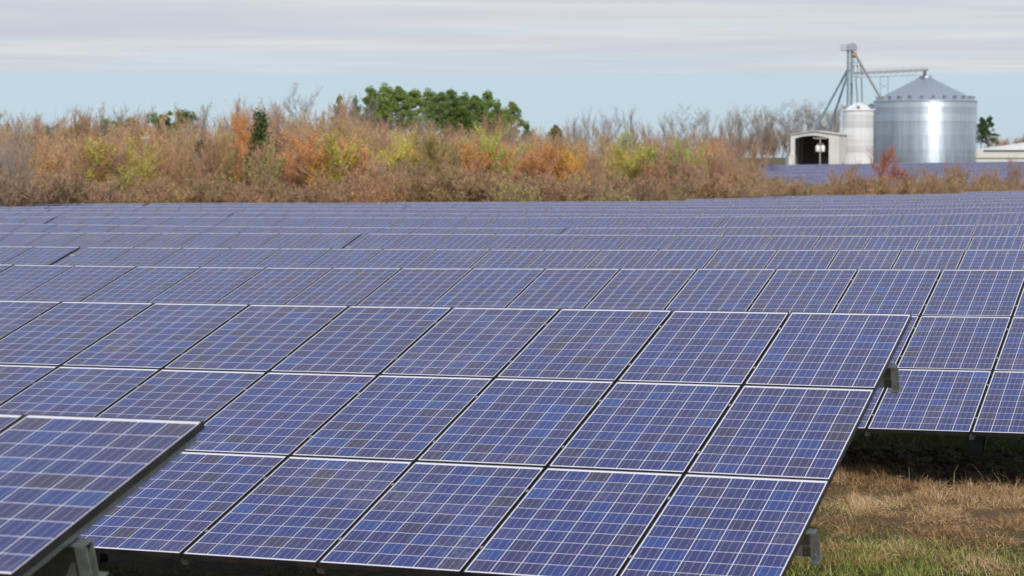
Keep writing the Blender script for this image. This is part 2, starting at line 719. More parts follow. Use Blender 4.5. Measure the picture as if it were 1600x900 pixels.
# cropped table in front
solar_table(0, 8.45, T0 - 6 * PU, 6, 'solar table whose black end frame overlaps the broad three-tier table', G_TAB,
            near=True, singles=show5([(5, 0), (5, 1), (4, 0), (5, 2), (4, 1)]), lips=(.13, .03), beam_v=(1.10, 3.88), dz=.036)
solar_table(0, 16.45, A_T - 16 * PU, 16, 'broad three-tier solar table ending beside the patch of dry brown grass', G_TAB,
            near=True, singles=show5([(15, 2), (14, 2), (13, 2), (15, 1), (12, 2)]), lips=(.13, .03))
B_T = -2.7374
solar_table(1, 24.41, B_T - 18 * PU, 24, 'solar table on dark steel posts directly behind the strip of dry grass', G_TAB,
            near=True, singles=show5([(17, 2), (18, 2), (17, 1), (18, 1), (18, 0)]), posts=[-3.02 + 4 * PU * q for q in range(-5, 3)])
GAP = .16
ORD = ['third', 'fourth', 'fifth', 'sixth', 'seventh', 'eighth', 'ninth', 'tenth', 'eleventh', 'twelfth', 'thirteenth', 'fourteenth']


def split_row(i, d, joints, lo, hi, word):
    """tables of one row between lo and hi (t), with a joint of GAP at each of joints"""
    js = sorted(joints)
    spans = []
    a = lo
    for j in js:
        spans.append((a, j - GAP, 'r'))
        a = j
    spans.append((a, hi, 'l'))
    cnt = len(spans)
    for q, (x0, x1, anchor) in enumerate(spans):
        nc = max(2, int(round((x1 - x0) / PU)))
        tl = x1 - nc * PU if anchor == 'r' else x0
        if cnt == 1:
            lb = 'solar table forming the %s panel row counted from the dry grass' % word
        elif cnt == 2:
            lb = 'solar table in the %s row from the dry grass, %s the silos' % (word, 'towards' if q else 'away from')
        else:
            lb = 'solar table in the %s row from the dry grass, %s' % (word, ['farthest from the silos', 'between the two row joints', 'nearest the silos'][q])
        solar_table(i, d, tl, nc, lb, G_TAB)


def t_at(x, y, d):
    r_ = ray(x, y)
    p_ = r_ * (d / (r_[0] * NX + r_[1] * NY))
    return p_[0] * UX + p_[1] * UY


def rng_t(d, x0=-140, x1=1740):
    return t_at(x0, 380, d), t_at(x1, 380, d)


rows = [
    (2, 32.38, [-4.6101 - 16 * PU]),
    (3, 40.46, [-5.6197 - 13 * PU]),
    (4, 48.45, [-5.6553 - 11 * PU]),
    (5, 56.50, [-6.6234 - 8 * PU, t_at(94, 340, 56.5)]),
    (6, 64.54, [t_at(372, 332, 64.54)]),
    (7, 72.58, [t_at(85, 326, 72.58)]),
    (8, 80.62, [t_at(82, 322, 80.62), t_at(640, 322, 80.62)]),
    (9, 88.66, [t_at(233, 318, 88.66)]),
]
for (i, d, js), wd in zip(rows, ORD):
    lo, hi = rng_t(d)
    # keep the seams on the surveyed grid
    j0 = max(js)
    hi = j0 + math.ceil((hi - j0) / PU) * PU
    split_row(i, d, js, lo, hi, wd)
for (i, x0), wd in zip(((10, 560), (11, 1072), (12, 1160), (13, 1504)), ORD[8:]):
    d = DS[i]
    lo, hi = t_at(x0, 315, d), rng_t(d)[1]
    split_row(i, d, [], lo, hi, wd)

# ------------------------------------------------------------------ ground
def seg_axis(knots):
    out = []
    for a, b_, s in knots:
        out += list(np.arange(a, b_, s))
    return np.array(out + [knots[-1][1]])


gx = seg_axis([(-3000, -300, 300), (-300, -60, 12), (-60, -14, 2.), (-14, 14, .35), (14, 60, 2.), (60, 300, 12), (300, 3000, 300)])
gy = seg_axis([(-200, -4, 14), (-4, 8, 1.), (8, 30, .35), (30, 150, 2.), (150, 460, 10), (460, 6000, 460)])
GX, GY = np.meshgrid(gx, gy)
GZ = ground(GX.ravel(), GY.ravel()).reshape(GX.shape)
micro = (np.sin(GX * 2.1 + GY * .7) + np.sin(GX * .9 - GY * 2.6 + 1.3) + np.sin(GX * 4.7 + 2 * np.sin(GY * 3.1))) * .010
mask = (np.abs(GX) < 15) & (GY > 6) & (GY < 32)
GZ = GZ + micro * mask
vid = np.arange(GX.size).reshape(GX.shape)
gf = np.stack([vid[:-1, :-1].ravel(), vid[:-1, 1:].ravel(), vid[1:, 1:].ravel(), vid[1:, :-1].ravel()], 1)

M_GROUND, n, b = pmat('field_ground', rough=.95, spec=.15)
pos = n.new('ShaderNodeNewGeometry').outputs['Position']
px_, py_, pz_ = n.sep(pos)
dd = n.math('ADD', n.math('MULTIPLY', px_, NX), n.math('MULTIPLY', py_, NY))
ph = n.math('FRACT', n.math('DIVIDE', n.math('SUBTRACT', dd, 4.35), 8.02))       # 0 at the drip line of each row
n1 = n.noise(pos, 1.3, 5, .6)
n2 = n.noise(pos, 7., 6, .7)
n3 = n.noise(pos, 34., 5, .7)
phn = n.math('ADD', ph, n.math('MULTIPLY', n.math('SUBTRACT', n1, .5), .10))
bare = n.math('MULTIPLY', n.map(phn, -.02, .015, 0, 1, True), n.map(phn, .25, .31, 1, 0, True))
soil = n.ramp(n2, [(.3, (.060, .050, .040)), (.55, (.125, .105, .085)), (.75, (.22, .19, .16))])  # soil under the tables, coloured lighter to lift the shade there
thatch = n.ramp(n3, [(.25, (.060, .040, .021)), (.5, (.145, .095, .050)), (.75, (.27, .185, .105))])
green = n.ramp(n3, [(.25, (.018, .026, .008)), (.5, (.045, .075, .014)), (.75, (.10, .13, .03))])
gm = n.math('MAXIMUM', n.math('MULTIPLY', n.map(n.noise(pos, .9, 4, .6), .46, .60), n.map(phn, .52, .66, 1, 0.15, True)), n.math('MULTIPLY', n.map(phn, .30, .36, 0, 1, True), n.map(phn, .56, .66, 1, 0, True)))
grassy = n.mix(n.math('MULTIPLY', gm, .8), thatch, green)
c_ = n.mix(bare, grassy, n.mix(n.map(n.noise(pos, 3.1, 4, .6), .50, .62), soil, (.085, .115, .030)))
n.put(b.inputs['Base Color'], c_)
bp_ = n.new('ShaderNodeBump')
bp_.inputs['Strength'].default_value = .9
bp_.inputs['Distance'].default_value = .06
n.put(bp_.inputs['Height'], n.math('ADD', n2, n.math('MULTIPLY', n3, .5)))
n.put(b.inputs['Normal'], bp_.outputs[0])
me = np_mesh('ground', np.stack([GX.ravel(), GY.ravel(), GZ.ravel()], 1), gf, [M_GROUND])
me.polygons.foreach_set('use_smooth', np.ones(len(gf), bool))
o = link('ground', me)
o['kind'] = 'structure'


# ------------------------------------------------------------------ grass, soil clods
def vnoise(x, y, s, seed):
    """cheap smooth value noise"""
    r_ = np.random.default_rng(seed)
    T = r_.random((64, 64))
    x, y = x * s, y * s
    xi, yi = np.floor(x).astype(int), np.floor(y).astype(int)
    fx, fy = x - xi, y - yi
    fx, fy = fx * fx * (3 - 2 * fx), fy * fy * (3 - 2 * fy)
    a = T[yi % 64, xi % 64] * (1 - fx) + T[yi % 64, (xi + 1) % 64] * fx
    b_ = T[(yi + 1) % 64, xi % 64] * (1 - fx) + T[(yi + 1) % 64, (xi + 1) % 64] * fx
    return a * (1 - fy) + b_ * fy


def blade_material(name, stops, rough=.75):
    m, n, b = pmat(name, rough=rough, spec=.25)
    a = n.new('ShaderNodeAttribute', attribute_name='rnd')
    c = n.ramp(n.sep(a.outputs['Color'])[0], stops)
    n.put(b.inputs['Base Color'], c)
    return m


def blades(name, x, y, ln, wd, lean, mat, colr, label, cat, bend=.5):
    """two-segment blades; lean 0 upright .. 1 lying"""
    N = len(x)
    az = rng.random(N) * 2 * math.pi
    z = ground(x, y) + (np.sin(x * 2.1 + y * .7) + np.sin(x * .9 - y * 2.6 + 1.3) + np.sin(x * 4.7 + 2 * np.sin(y * 3.1))) * .010 - .008
    th = np.clip(lean + rng.normal(0, .16, N), 0, 1.02) * math.pi / 2
    h1 = np.stack([np.cos(az) * np.sin(th), np.sin(az) * np.sin(th), np.cos(th)], 1)
    th2 = np.clip(th + bend * rng.random(N), 0, 1.75)
    az2 = az + rng.normal(0, .5, N)
    h2 = np.stack([np.cos(az2) * np.sin(th2), np.sin(az2) * np.sin(th2), np.cos(th2)], 1)
    s = np.stack([-np.sin(az), np.cos(az), np.zeros(N)], 1) * (wd[:, None] / 2)
    rot = rng.normal(0, .7, N)[:, None]
    s = s * np.cos(rot) + np.array([0, 0, 1.]) * (wd[:, None] / 2) * np.sin(rot)
    p0 = np.stack([x, y, z], 1)
    p1 = p0 + h1 * (ln * .55)[:, None]
    p2 = p1 + h2 * (ln * .45)[:, None]
    V = np.stack([p0 - s, p0 + s, p1 - s * .8, p1 + s * .8, p2], 1).reshape(-1, 3)
    k = np.arange(N)[:, None] * 5
    F = np.concatenate([k + np.array([[0, 1, 3]]), k + np.array([[0, 3, 2]]), k + np.array([[2, 3, 4]])], 1).reshape(-1, 3)
    cr = np.zeros((N * 3, 4))
    cr[:, 0] = np.repeat(colr, 3)
    me = np_mesh(name, V, F, [mat], None, cr)
    o = link(name, me)
    o['kind'] = 'stuff'
    tag(o, label, cat)
    return o


M_DRY = blade_material('dry_grass', [(0, (.10, .055, .026)), (.3, (.27, .160, .078)), (.65, (.47, .305, .155)), (1, (.72, .56, .34))])
M_SHADEG = blade_material('belt_grass', [(0, (.08, .105, .03)), (.4, (.17, .22, .06)), (.8, (.28, .31, .10)), (1, (.40, .38, .18))], .6)  # grass under the tables: tones raised, fill light put into the colour
M_GREEN = blade_material('green_grass', [(0, (.05, .075, .015)), (.4, (.12, .17, .03)), (.75, (.24, .28, .055)), (1, (.45, .40, .15))], .6)


def scatter(N, t0, t1, d0, d1):
    t = rng.uniform(t0, t1, N)
    d = rng.uniform(d0, d1, N)
    return t * UX + d * NX, t * UY + d * NY, t, d


# matted dry grass in the sunny lane behind the broad table
x, y, t, d = scatter(300000, -7.0, 2.2, 15.6, 20.9)
dens = np.clip((vnoise(x, y, 1.1, 3) * .6 + vnoise(x, y, 3.1, 4) * .4 - .12) * 2.8, 0, 1) * np.clip((20.75 - d + .5 * (vnoise(x, y, 1.7, 9) - .5)) * 3, 0, 1)
dens *= np.where(d < 17.0, .55, 1.)
kp = rng.random(len(x)) < dens
x, y = x[kp], y[kp]
tuft = np.clip((vnoise(x, y, 3.4, 6) * .6 + vnoise(x, y, 8.3, 8) * .4 - .25) * 2.2, .12, 1.25)
blades('dry_grass', x, y, rng.uniform(.06, .20, len(x)) * tuft, rng.uniform(.0018, .0045, len(x)), np.clip(.86 - .35 * tuft, .35, .9), M_DRY,
       np.clip(rng.normal(.46, .24, len(x)) + (vnoise(x, y, 1.6, 5) - .5) * .5 + (tuft - .6) * .25, 0, 1), 'matted dry brown grass in the sunny lane between panel rows', 'grass', .8)
# standing straw
x, y, t, d = scatter(620, -6, 2.5, 19.2, 20.8)
kp = vnoise(x, y, 1.4, 12) > .55
x, y = x[kp], y[kp]
blades('straw_stalks', x, y, rng.uniform(.12, .36, len(x)), rng.uniform(.003, .005, len(x)), np.full(len(x), .28), M_DRY,
       np.clip(rng.normal(.8, .15, len(x)), 0, 1), 'pale straw stalks standing along the edge of the shaded soil', 'straw', .9)
# green grass: tufts by the lane, a belt under the row behind, thin growth on the shaded soil
x, y, t, d = scatter(150000, -9.5, 2.5, 15.0, 18.9)
dens = np.clip((vnoise(x, y, 1.0, 21) * .6 + vnoise(x, y, 2.9, 22) * .4 - .42) * 3.0, 0, 1) * np.clip((17.5 - d + (vnoise(x, y, 1.2, 25) - .5) * 2.2) / 1.2, .04, 1) * np.where(x / y > .2 + .02 * np.sin(y * 5), .4, 1)
kp = rng.random(len(x)) < dens
x, y = x[kp], y[kp]
blades('green_grass', x, y, rng.uniform(.05, .15, len(x)), rng.uniform(.003, .007, len(x)), np.full(len(x), .42), M_GREEN,
       np.clip(rng.normal(.66, .28, len(x)), 0, 1), 'short green grass growing at the foot of the broad table', 'grass')
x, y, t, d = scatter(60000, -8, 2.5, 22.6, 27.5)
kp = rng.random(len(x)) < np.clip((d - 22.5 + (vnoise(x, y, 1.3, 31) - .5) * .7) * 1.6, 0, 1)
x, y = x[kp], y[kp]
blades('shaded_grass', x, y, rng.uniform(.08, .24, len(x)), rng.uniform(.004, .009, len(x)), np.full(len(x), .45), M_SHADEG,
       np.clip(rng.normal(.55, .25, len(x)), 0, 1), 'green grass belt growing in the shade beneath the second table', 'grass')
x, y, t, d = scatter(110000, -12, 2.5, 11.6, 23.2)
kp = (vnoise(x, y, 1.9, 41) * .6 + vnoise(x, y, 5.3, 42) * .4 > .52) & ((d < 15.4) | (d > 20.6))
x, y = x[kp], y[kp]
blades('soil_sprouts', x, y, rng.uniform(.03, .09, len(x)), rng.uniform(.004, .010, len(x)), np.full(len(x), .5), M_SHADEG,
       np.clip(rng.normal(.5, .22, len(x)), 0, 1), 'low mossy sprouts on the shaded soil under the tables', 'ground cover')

M_CLOD, n, b = pmat('soil_clod', rough=.95, spec=.1)
at_ = n.new('ShaderNodeAttribute', attribute_name='rnd')
n.put(b.inputs['Base Color'], n.ramp(n.sep(at_.outputs['Color'])[0], [(0, (.06, .05, .042)), (.6, (.14, .12, .10)), (.85, (.23, .205, .18)), (1, (.36, .33, .30))]))
ICO = []
t_ = (1 + 5 ** .5) / 2
ICO_V = np.array([(-1, t_, 0), (1, t_, 0), (-1, -t_, 0), (1, -t_, 0), (0, -1, t_), (0, 1, t_), (0, -1, -t_), (0, 1, -t_), (t_, 0, -1), (t_, 0, 1), (-t_, 0, -1), (-t_, 0, 1)]) / math.hypot(1, t_)
ICO_F = np.array([(0, 11, 5), (0, 5, 1), (0, 1, 7), (0, 7, 10), (0, 10, 11), (1, 5, 9), (5, 11, 4), (11, 10, 2), (10, 7, 6), (7, 1, 8), (3, 9, 4), (3, 4, 2), (3, 2, 6), (3, 6, 8), (3, 8, 9), (4, 9, 5), (2, 4, 11), (6, 2, 10), (8, 6, 7), (9, 8, 1)])
x, y, t, d = scatter(7000, -8, 2.5, 20.2, 23.0)
kp = rng.random(len(x)) < np.clip((23 - d) * .8, 0, 1)
x, y = x[kp], y[kp]
N = len(x)
r_ = rng.gamma(2.0, .0085, N) + .008
V = ICO_V[None] * (1 + rng.normal(0, .16, (N, 12, 1))) * r_[:, None, None] * (rng.uniform(.6, 1.4, (N, 1, 3)) * np.array([1, 1, .6]))
V = V + np.stack([x, y, ground(x, y) + r_ * .2], 1)[:, None]
F = (np.arange(N)[:, None, None] * 12 + ICO_F[None]).reshape(-1, 3)
cr = np.zeros((N * 20, 4))
cr[:, 0] = np.repeat(np.clip(rng.beta(1.6, 2.6, N), 0, 1), 20)
o = link('soil_clods', np_mesh('soil_clods', V.reshape(-1, 3), F, [M_CLOD], None, cr))
o['kind'] = 'stuff'
tag(o, 'dark broken soil and gravel along the drip line of the second table', 'soil')

# pale field stones one can pick out
M_STONE, n, b = pmat('field_stone', (.36, .32, .27), .9, spec=.2)
pos = n.new('ShaderNodeTexCoord').outputs['Object']
n.put(b.inputs['Base Color'], n.ramp(n.noise(pos, 14, 5, .65), [(.3, (.20, .17, .14)), (.55, (.34, .30, .25)), (.75, (.47, .43, .37))]))


def stone(px, py, size, label, flat=.5):
    r = ray(px, py)
    s = 10.
    for _ in range(60):
        p = r * s
        z = p[2] + ZC - g1(p[0], p[1])
        s += z / max(.02, -r[2]) * .7
    p = r * s
    V = ICO_V * (1 + rng.normal(0, .14, (12, 1))) * np.array([size, size * rng.uniform(.6, .9), size * flat])
    mb_ = MB()
    mb_.faces([tuple(v) for v in V], [tuple(f) for f in ICO_F])
    o = mb_.build('stone', M_STONE, None, (p[0], p[1], g1(p[0], p[1]) + size * flat * .25))
    o.rotation_euler.z = random.random() * 6
    bv = o.modifiers.new('round', 'SUBSURF')
    bv.levels = bv.render_levels = 1
    tag(o, label, 'stone', 'pale stones on the ground')


for px, py, s_ in ((1318, 752, .055), (1306, 755, .04), (1332, 756, .035), (1370, 753, .05), (1456, 752, .055), (1442, 756, .035), (1515, 757, .05), (1500, 753, .04), (1395, 757, .03), (1568, 752, .05), (1585, 756, .04)):
    stone(px, py, s_, 'small pale stone on the edge between dark soil and dry grass')
for px, py, s_ in ((1537, 886, .055), (1519, 885, .035), (1508, 891, .04), (1502, 897, .035)):
    stone(px, py, s_, 'flat pale stone lying among short green grass', .35)

# ------------------------------------------------------------------ trees
M_TWIG, n, b = pmat('bare_twigs', rough=.9, spec=.1)
oi = n.new('ShaderNodeObjectInfo')
n.put(b.inputs['Base Color'], n.ramp(oi.outputs['Random'], [(0, (.35, .235, .165)), (.35, (.43, .275, .18)), (.6, (.37, .27, .21)), (.8, (.47, .285, .175)), (1, (.32, .24, .17))]))
M_BUDTWIG, n, b = pmat('budding_twigs', rough=.9, spec=.1)
oi = n.new('ShaderNodeObjectInfo')
n.put(b.inputs['Base Color'], n.mix(.62, n.ramp(oi.outputs['Random'], [(0, (.30, .215, .165)), (.5, (.37, .26, .19)), (1, (.31, .24, .19))]), oi.outputs['Color']))
M_GREYTWIG, n, b = pmat('grey_twigs', (.31, .275, .255), .9, spec=.1)
M_BARK, n, b = pmat('bark', (.15, .115, .09), .9, spec=.1)
pos = n.new('ShaderNodeTexCoord').outputs['Object']
n.put(b.inputs['Base Color'], n.ramp(n.noise(pos, 30, 5, .7), [(.3, (.16, .125, .10)), (.7, (.36, .29, .24))]))
M_PALEBARK, n, b = pmat('pale_bark', (.40, .34, .29), .9, spec=.1)
M_LEAF, n, b = pmat('leaf', rough=.7, spec=.2)
oi = n.new('ShaderNodeObjectInfo')
isl = n.new('ShaderNodeNewGeometry').outputs['Random Per Island']
vv = n.map(isl, 0, 1, .55, 1.45)
lc = n.mix(1., oi.outputs['Color'], n.comb(vv, vv, vv), 'MULTIPLY')
hs = n.new('ShaderNodeHueSaturation')
n.put(hs.inputs['Hue'], n.map(n.math('FRACT', n.math('MULTIPLY', isl, 7.31)), 0, 1, .475, .525))
n.put(hs.inputs['Color'], lc)
n.put(b.inputs['Base Color'], hs.outputs[0])
tr = n.new('ShaderNodeBsdfTranslucent')
n.put(tr.inputs[0], hs.outputs[0])
ms = n.new('ShaderNodeMixShader')
ms.inputs[0].default_value = .25
out = [q for q in n.nt.nodes if q.type == 'OUTPUT_MATERIAL'][0]
n.nt.links.new(b.outputs[0], ms.inputs[1])
n.nt.links.new(tr.outputs[0], ms.inputs[2])
n.nt.links.new(ms.outputs[0], out.inputs[0])


def seg_mesh(S):
    """S: rows of p0(3) p1(3) r0 r1 -> three-sided tapered sticks"""
    p0, p1, r0, r1 = S[:, :3], S[:, 3:6], S[:, 6], S[:, 7]
    d = p1 - p0
    d /= np.linalg.norm(d, axis=1)[:, None] + 1e-9
    ref = np.where(np.abs(d[:, 2:3]) > .9, np.array([[1., 0, 0]]), np.array([[0, 0, 1.]]))
    a = np.cross(d, ref)
    a /= np.linalg.norm(a, axis=1)[:, None] + 1e-9
    c = np.cross(d, a)
    V = []
    for p, r_ in ((p0, r0), (p1, r1)):
        for k in range(3):
            an = 2 * math.pi * k / 3
            V.append(p + (a * math.cos(an) + c * math.sin(an)) * r_[:, None])
    V = np.stack(V, 1).reshape(-1, 3)
    o = np.arange(len(S))[:, None] * 6
    F = np.concatenate([o + np.array([[0, 1, 4, 3]]), o + np.array([[1, 2, 5, 4]]), o + np.array([[2, 0, 3, 5]])], 1).reshape(-1, 4)
    return V, F


def leaf_mesh(P, size, flat=0.):
    """small random quads at P"""
    N = len(P)
    a = rng.normal(0, 1, (N, 3))
    a /= np.linalg.norm(a, axis=1)[:, None]
    c = rng.normal(0, 1, (N, 3))
    c -= a * (a * c).sum(1)[:, None]
    c /= np.linalg.norm(c, axis=1)[:, None]
    s = (size * rng.uniform(.5, 1.4, N))[:, None]
    V = np.stack([P - a * s - c * s * .25, P - c * s * .55 + a * s * .1, P + a * s, P + c * s * .55], 1).reshape(-1, 3)
    F = np.arange(N)[:, None] * 4 + np.array([[0, 1, 2, 3]])
    return V, F


def grow_bare(seed, spread=.55, up=.35, stems=1, l0=8, l1=6, l2=5, l3=4, clear=.25, r0=.011, fine=1.):
    q = np.random.default_rng(seed)
    S, LV = [], []

    def stick(p, d, L, r_, lev, nseg):
        pts = [p]
        for s in range(nseg):
            d = d + q.normal(0, .06 + .03 * lev, 3)
            d[2] += .10 * up
            d /= np.linalg.norm(d)
            p2 = p + d * L / nseg
            S.append([*p, *p2, r_ * (1 - .75 * s / nseg), r_ * (1 - .75 * (s + 1) / nseg)])
            LV.append(lev)
            p = p2
            pts.append(p)
        return pts, d

    def rec(p, d, L, r_, lev):
        nseg = (6, 3, 2, 2, 1)[lev]
        pts, _ = stick(p, d, L, r_, lev, nseg)
        if lev == 4:
            return
        cnt = (l0, l1, l2, l3)[lev]
        for k in range(cnt):
            f = (clear if lev == 0 else .2) + (1 - (clear if lev == 0 else .2)) * (k + q.random()) / cnt
            j = min(nseg - 1, int(f * nseg))
            w_ = f * nseg - j
            bp_ = pts[j] * (1 - w_) + pts[j + 1] * w_
            dd_ = pts[j + 1] - pts[j]
            dd_ = dd_ / (np.linalg.norm(dd_) + 1e-9)
            az = q.random() * 6.283
            side = np.array([math.cos(az), math.sin(az), 0.])
            nd = dd_ * (1 - spread) + side * spread + np.array([0, 0, up * .6])
            nd /= np.linalg.norm(nd)
            rec(bp_, nd, L * (.56 - .20 * (f - .5) if lev == 0 else .50) * q.uniform(.7, 1.2), r_ * (.42 if lev == 0 else .52) * (1 - .4 * f), lev + 1)

    for s in range(stems):
        az = q.random() * 6.283
        off = np.array([math.cos(az), math.sin(az), 0]) * (.05 if stems > 1 else 0)
        d = np.array([math.cos(az) * .25, math.sin(az) * .25, 1.]) if stems > 1 else np.array([q.normal(0, .04), q.normal(0, .04), 1.])
        rec(off, d / np.linalg.norm(d), q.uniform(.7, 1.), r0 * (1 if stems == 1 else .7), 0)
    S, LV = np.array(S), np.array(LV)
    h = S[:, [2, 5]].max()
    S /= h
    S[:, 6:] = np.maximum(S[:, 6:] * h, .0011 * fine)
    return S, LV


def bare_proto(name, seed, leaves=0, lsize=.014, twig=None, bark=None, topleaf=.35, **kw):
    S, LV = grow_bare(seed, **kw)
    V, F = seg_mesh(S[LV == 0])
    trunk = np_mesh('trunk', V, F, [bark or M_BARK])
    C = S[LV > 0]
    V, F = seg_mesh(C)
    mi = np.zeros(len(F))
    if leaves:
        T = S[LV >= 3]
        T = T[T[:, 5] > topleaf] if (T[:, 5] > topleaf).sum() > 50 else T
        k = rng.integers(0, len(T), leaves)
        f = rng.random((leaves, 1))
        P = T[k, :3] * (1 - f) + T[k, 3:6] * f + rng.normal(0, .012, (leaves, 3))
        V2, F2 = leaf_mesh(P, np.full(leaves, lsize))
        F = np.r_[F, F2 + len(V)]
        V = np.r_[V, V2]
        mi = np.r_[mi, np.ones(leaves)]
    crown = np_mesh('crown', V, F, [twig or M_TWIG, M_LEAF], mi)
    return trunk, crown


def pine_proto(seed, ncl=70, bare=.45):
    q = np.random.default_rng(seed)
    S, P = [], []
    p = np.array([0., 0, 0])
    lean = q.normal(0, .02, 2)
    for k in range(8):
        p2 = np.array([lean[0] * k + q.normal(0, .004), lean[1] * k + q.normal(0, .004), (k + 1) / 8 * .95])
        S.append([*p, *p2, .017 * (1 - k / 9), .017 * (1 - (k + 1) / 9)])
        p = p2
    nt_ = len(S)
    for k in range(ncl):
        z = bare + (1 - bare) * q.random() ** .8 * .97
        rad = .24 * math.sin(min(1, (1.03 - z) / (1.03 - bare) * 1.15) * math.pi / 2 * .95) * q.uniform(.35, 1.15)
        az = q.random() * 6.283
        c = np.array([math.cos(az) * rad, math.sin(az) * rad, z + .02 * q.normal()])
        S.append([0, 0, z - rad * .35, *c, .005, .002])
        m = int(q.integers(70, 120))
        sz = q.uniform(.026, .052)
        v = q.normal(0, 1, (m, 3))
        v /= np.linalg.norm(v, axis=1)[:, None]
        P.append(c + v * sz * np.array([1.15, 1.15, .75]) * (.55 + .45 * q.random((m, 1))))
    S = np.array(S)
    P = np.concatenate(P)
    V, F = seg_mesh(S[:nt_])
    trunk = np_mesh('trunk', V, F, [M_BARK])
    V, F = seg_mesh(S[nt_:])
    V2, F2 = leaf_mesh(P, np.full(len(P), .0105))
    crown = np_mesh('crown', np.r_[V, V2], np.r_[F, F2 + len(V)], [M_BARK, M_LEAF], np.r_[np.zeros(len(F)), np.ones(len(F2))])
    return trunk, crown


def cedar_proto(seed):
    q = np.random.default_rng(seed)
    P = []
    for k in range(95):
        z = .12 + .86 * q.random() ** 1.2
        rad = .17 * (1.05 - z) ** .7 * q.uniform(.1, 1.25)
        az = q.random() * 6.283
        m = int(q.integers(22, 46))
        v = q.normal(0, 1, (m, 3)) * np.array([.030, .030, .040]) * (1.25 - .6 * z)
        P.append(np.array([math.cos(az) * rad + .02, math.sin(az) * rad, z]) + v)
    P = np.concatenate(P)
    N = len(P)
    V, F = seg_mesh(np.array([[0, 0, 0, 0, 0, .95, .016, .003]]))
    trunk = np_mesh('trunk', V, F, [M_BARK])
    V2, F2 = leaf_mesh(P, np.full(N, .013))
    crown = np_mesh('crown', V2, F2, [M_LEAF, M_LEAF])
    return trunk, crown


def shrub_proto(seed, leaves, lsize=.02, **kw):
    return bare_proto('shrub', seed, leaves, lsize, topleaf=.12, **kw)


BARE = [bare_proto('bare', 100 + s, 500, .007, spread=.44, up=.55, stems=1 + (s % 3), l0=9, l1=6, l2=5, l3=4, clear=.18, r0=.012) for s in range(6)]
TALL = [bare_proto('tall', 200 + s, 0, twig=M_GREYTWIG, spread=.40, up=.45, l0=9, l1=6, l2=5, l3=3, clear=.35, r0=.014) for s in range(4)]
ROUND = [bare_proto('round', 230 + s, 700, .006, twig=M_GREYTWIG, spread=.60, up=.25, l0=8, l1=7, l2=5, l3=4, clear=.35, r0=.016) for s in range(2)]
LEAFY = [bare_proto('leafy', 300 + s, 5200, .0068, twig=M_BUDTWIG, spread=.46, up=.52, stems=1 + s % 2, l0=9, l1=6, l2=5, l3=4, clear=.2, topleaf=.25) for s in range(4)]
SPRIG = [bare_proto('sprig', 340 + s, 2400, .0062, twig=M_BUDTWIG, spread=.44, up=.52, l0=9, l1=6, l2=5, l3=3, clear=.2, topleaf=.3) for s in range(3)]
SHRUB = [shrub_proto(400 + s, 1100, .013, spread=.50, up=.40, stems=5, l0=6, l1=5, l2=4, l3=3, clear=.08, r0=.009, fine=1.6) for s in range(4)]
PINES = [pine_proto(500 + s, 64 + 8 * s, .40 + .07 * s) for s in range(3)]
EVER = [pine_proto(540 + s, 34, .66) for s in range(3)]
CEDAR = [cedar_proto(600), cedar_proto(601)]

C_ORANGE, C_GOLD, C_YG = (.72, .34, .11), (.74, .46, .10), (.62, .56, .11)
C_GREEN, C_RED, C_RUST = (.46, .54, .10), (.60, .21, .11), (.46, .25, .14)
C_PINE, C_OLIVE, C_TAN = (.19, .28, .075), (.30, .27, .09), (.56, .40, .17)
NTREE = 0
MARKS = [(30, 'the evergreens'), (180, 'the pale pole'), (262, 'the evergreen row'), (312, 'the small cedar'), (404, 'the pointed cedar'),
         (470, 'the tall round tree'), (525, 'the yellow green crown'), (585, 'the russet bush'), (635, 'the bright red tree'), (690, 'the pine clump'),
         (758, 'the large lime tree'), (842, 'the broad golden tree'), (902, 'the leaning golden tree'), (995, 'the pointed lime tree'),
         (1065, 'the rounded lime tree'), (1128, 'the pinkish red tree'), (1175, 'the large olive bush'), (1270, 'the open shed'), (1600, 'the white building')]
HEDGE_MARKS = [(1203, 'the silver car'), (1235, 'the cream car'), (1272, 'the open shed'), (1335, 'the white silo'), (1388, 'the scarlet maple'), (1460, 'the dark olive bush'),
               (1505, 'the rim of the big silo'), (1545, 'the broad olive bush'), (1610, 'the white building')]


def tree(name, protos, x, ytop, Y, color, label, cat='tree', group=None, width=1., parts=True, kk=None):
    """stand a copy so that its tip shows at (x, ytop) when Y metres ahead"""
    global NTREE
    if group and 'pine' not in name and 'beside' not in label:
        label = label + ', near ' + min(MARKS if x < 1192 or Y > 380 else HEDGE_MARKS, key=lambda q: abs(q[0] - x))[1]
    p = at(x, ytop, Y)
    g = g1(p.x, p.y)
    h = max(.6, p.z - g)
    tr_, cr_ = protos[NTREE % len(protos) if kk is None else kk]
    NTREE += 1
    root = empty(name, (p.x, p.y, g - .05), label, cat, group, random.random() * 6.28)
    root.scale = (h * width, h * width, h)
    a = link('trunk', tr_, root)
    c = link('crown', cr_, root)
    k = random.uniform(.85, 1.15)
    c.color = tuple(min(1, v * k) for v in color) + (1,)
    return root


def front_Y(x):
    """front of the wood edge, along the far side of the array"""
    return 104 + (x / 1600) * 24


def prof(xs, ys):
    return lambda x: float(np.interp(x, xs, ys))


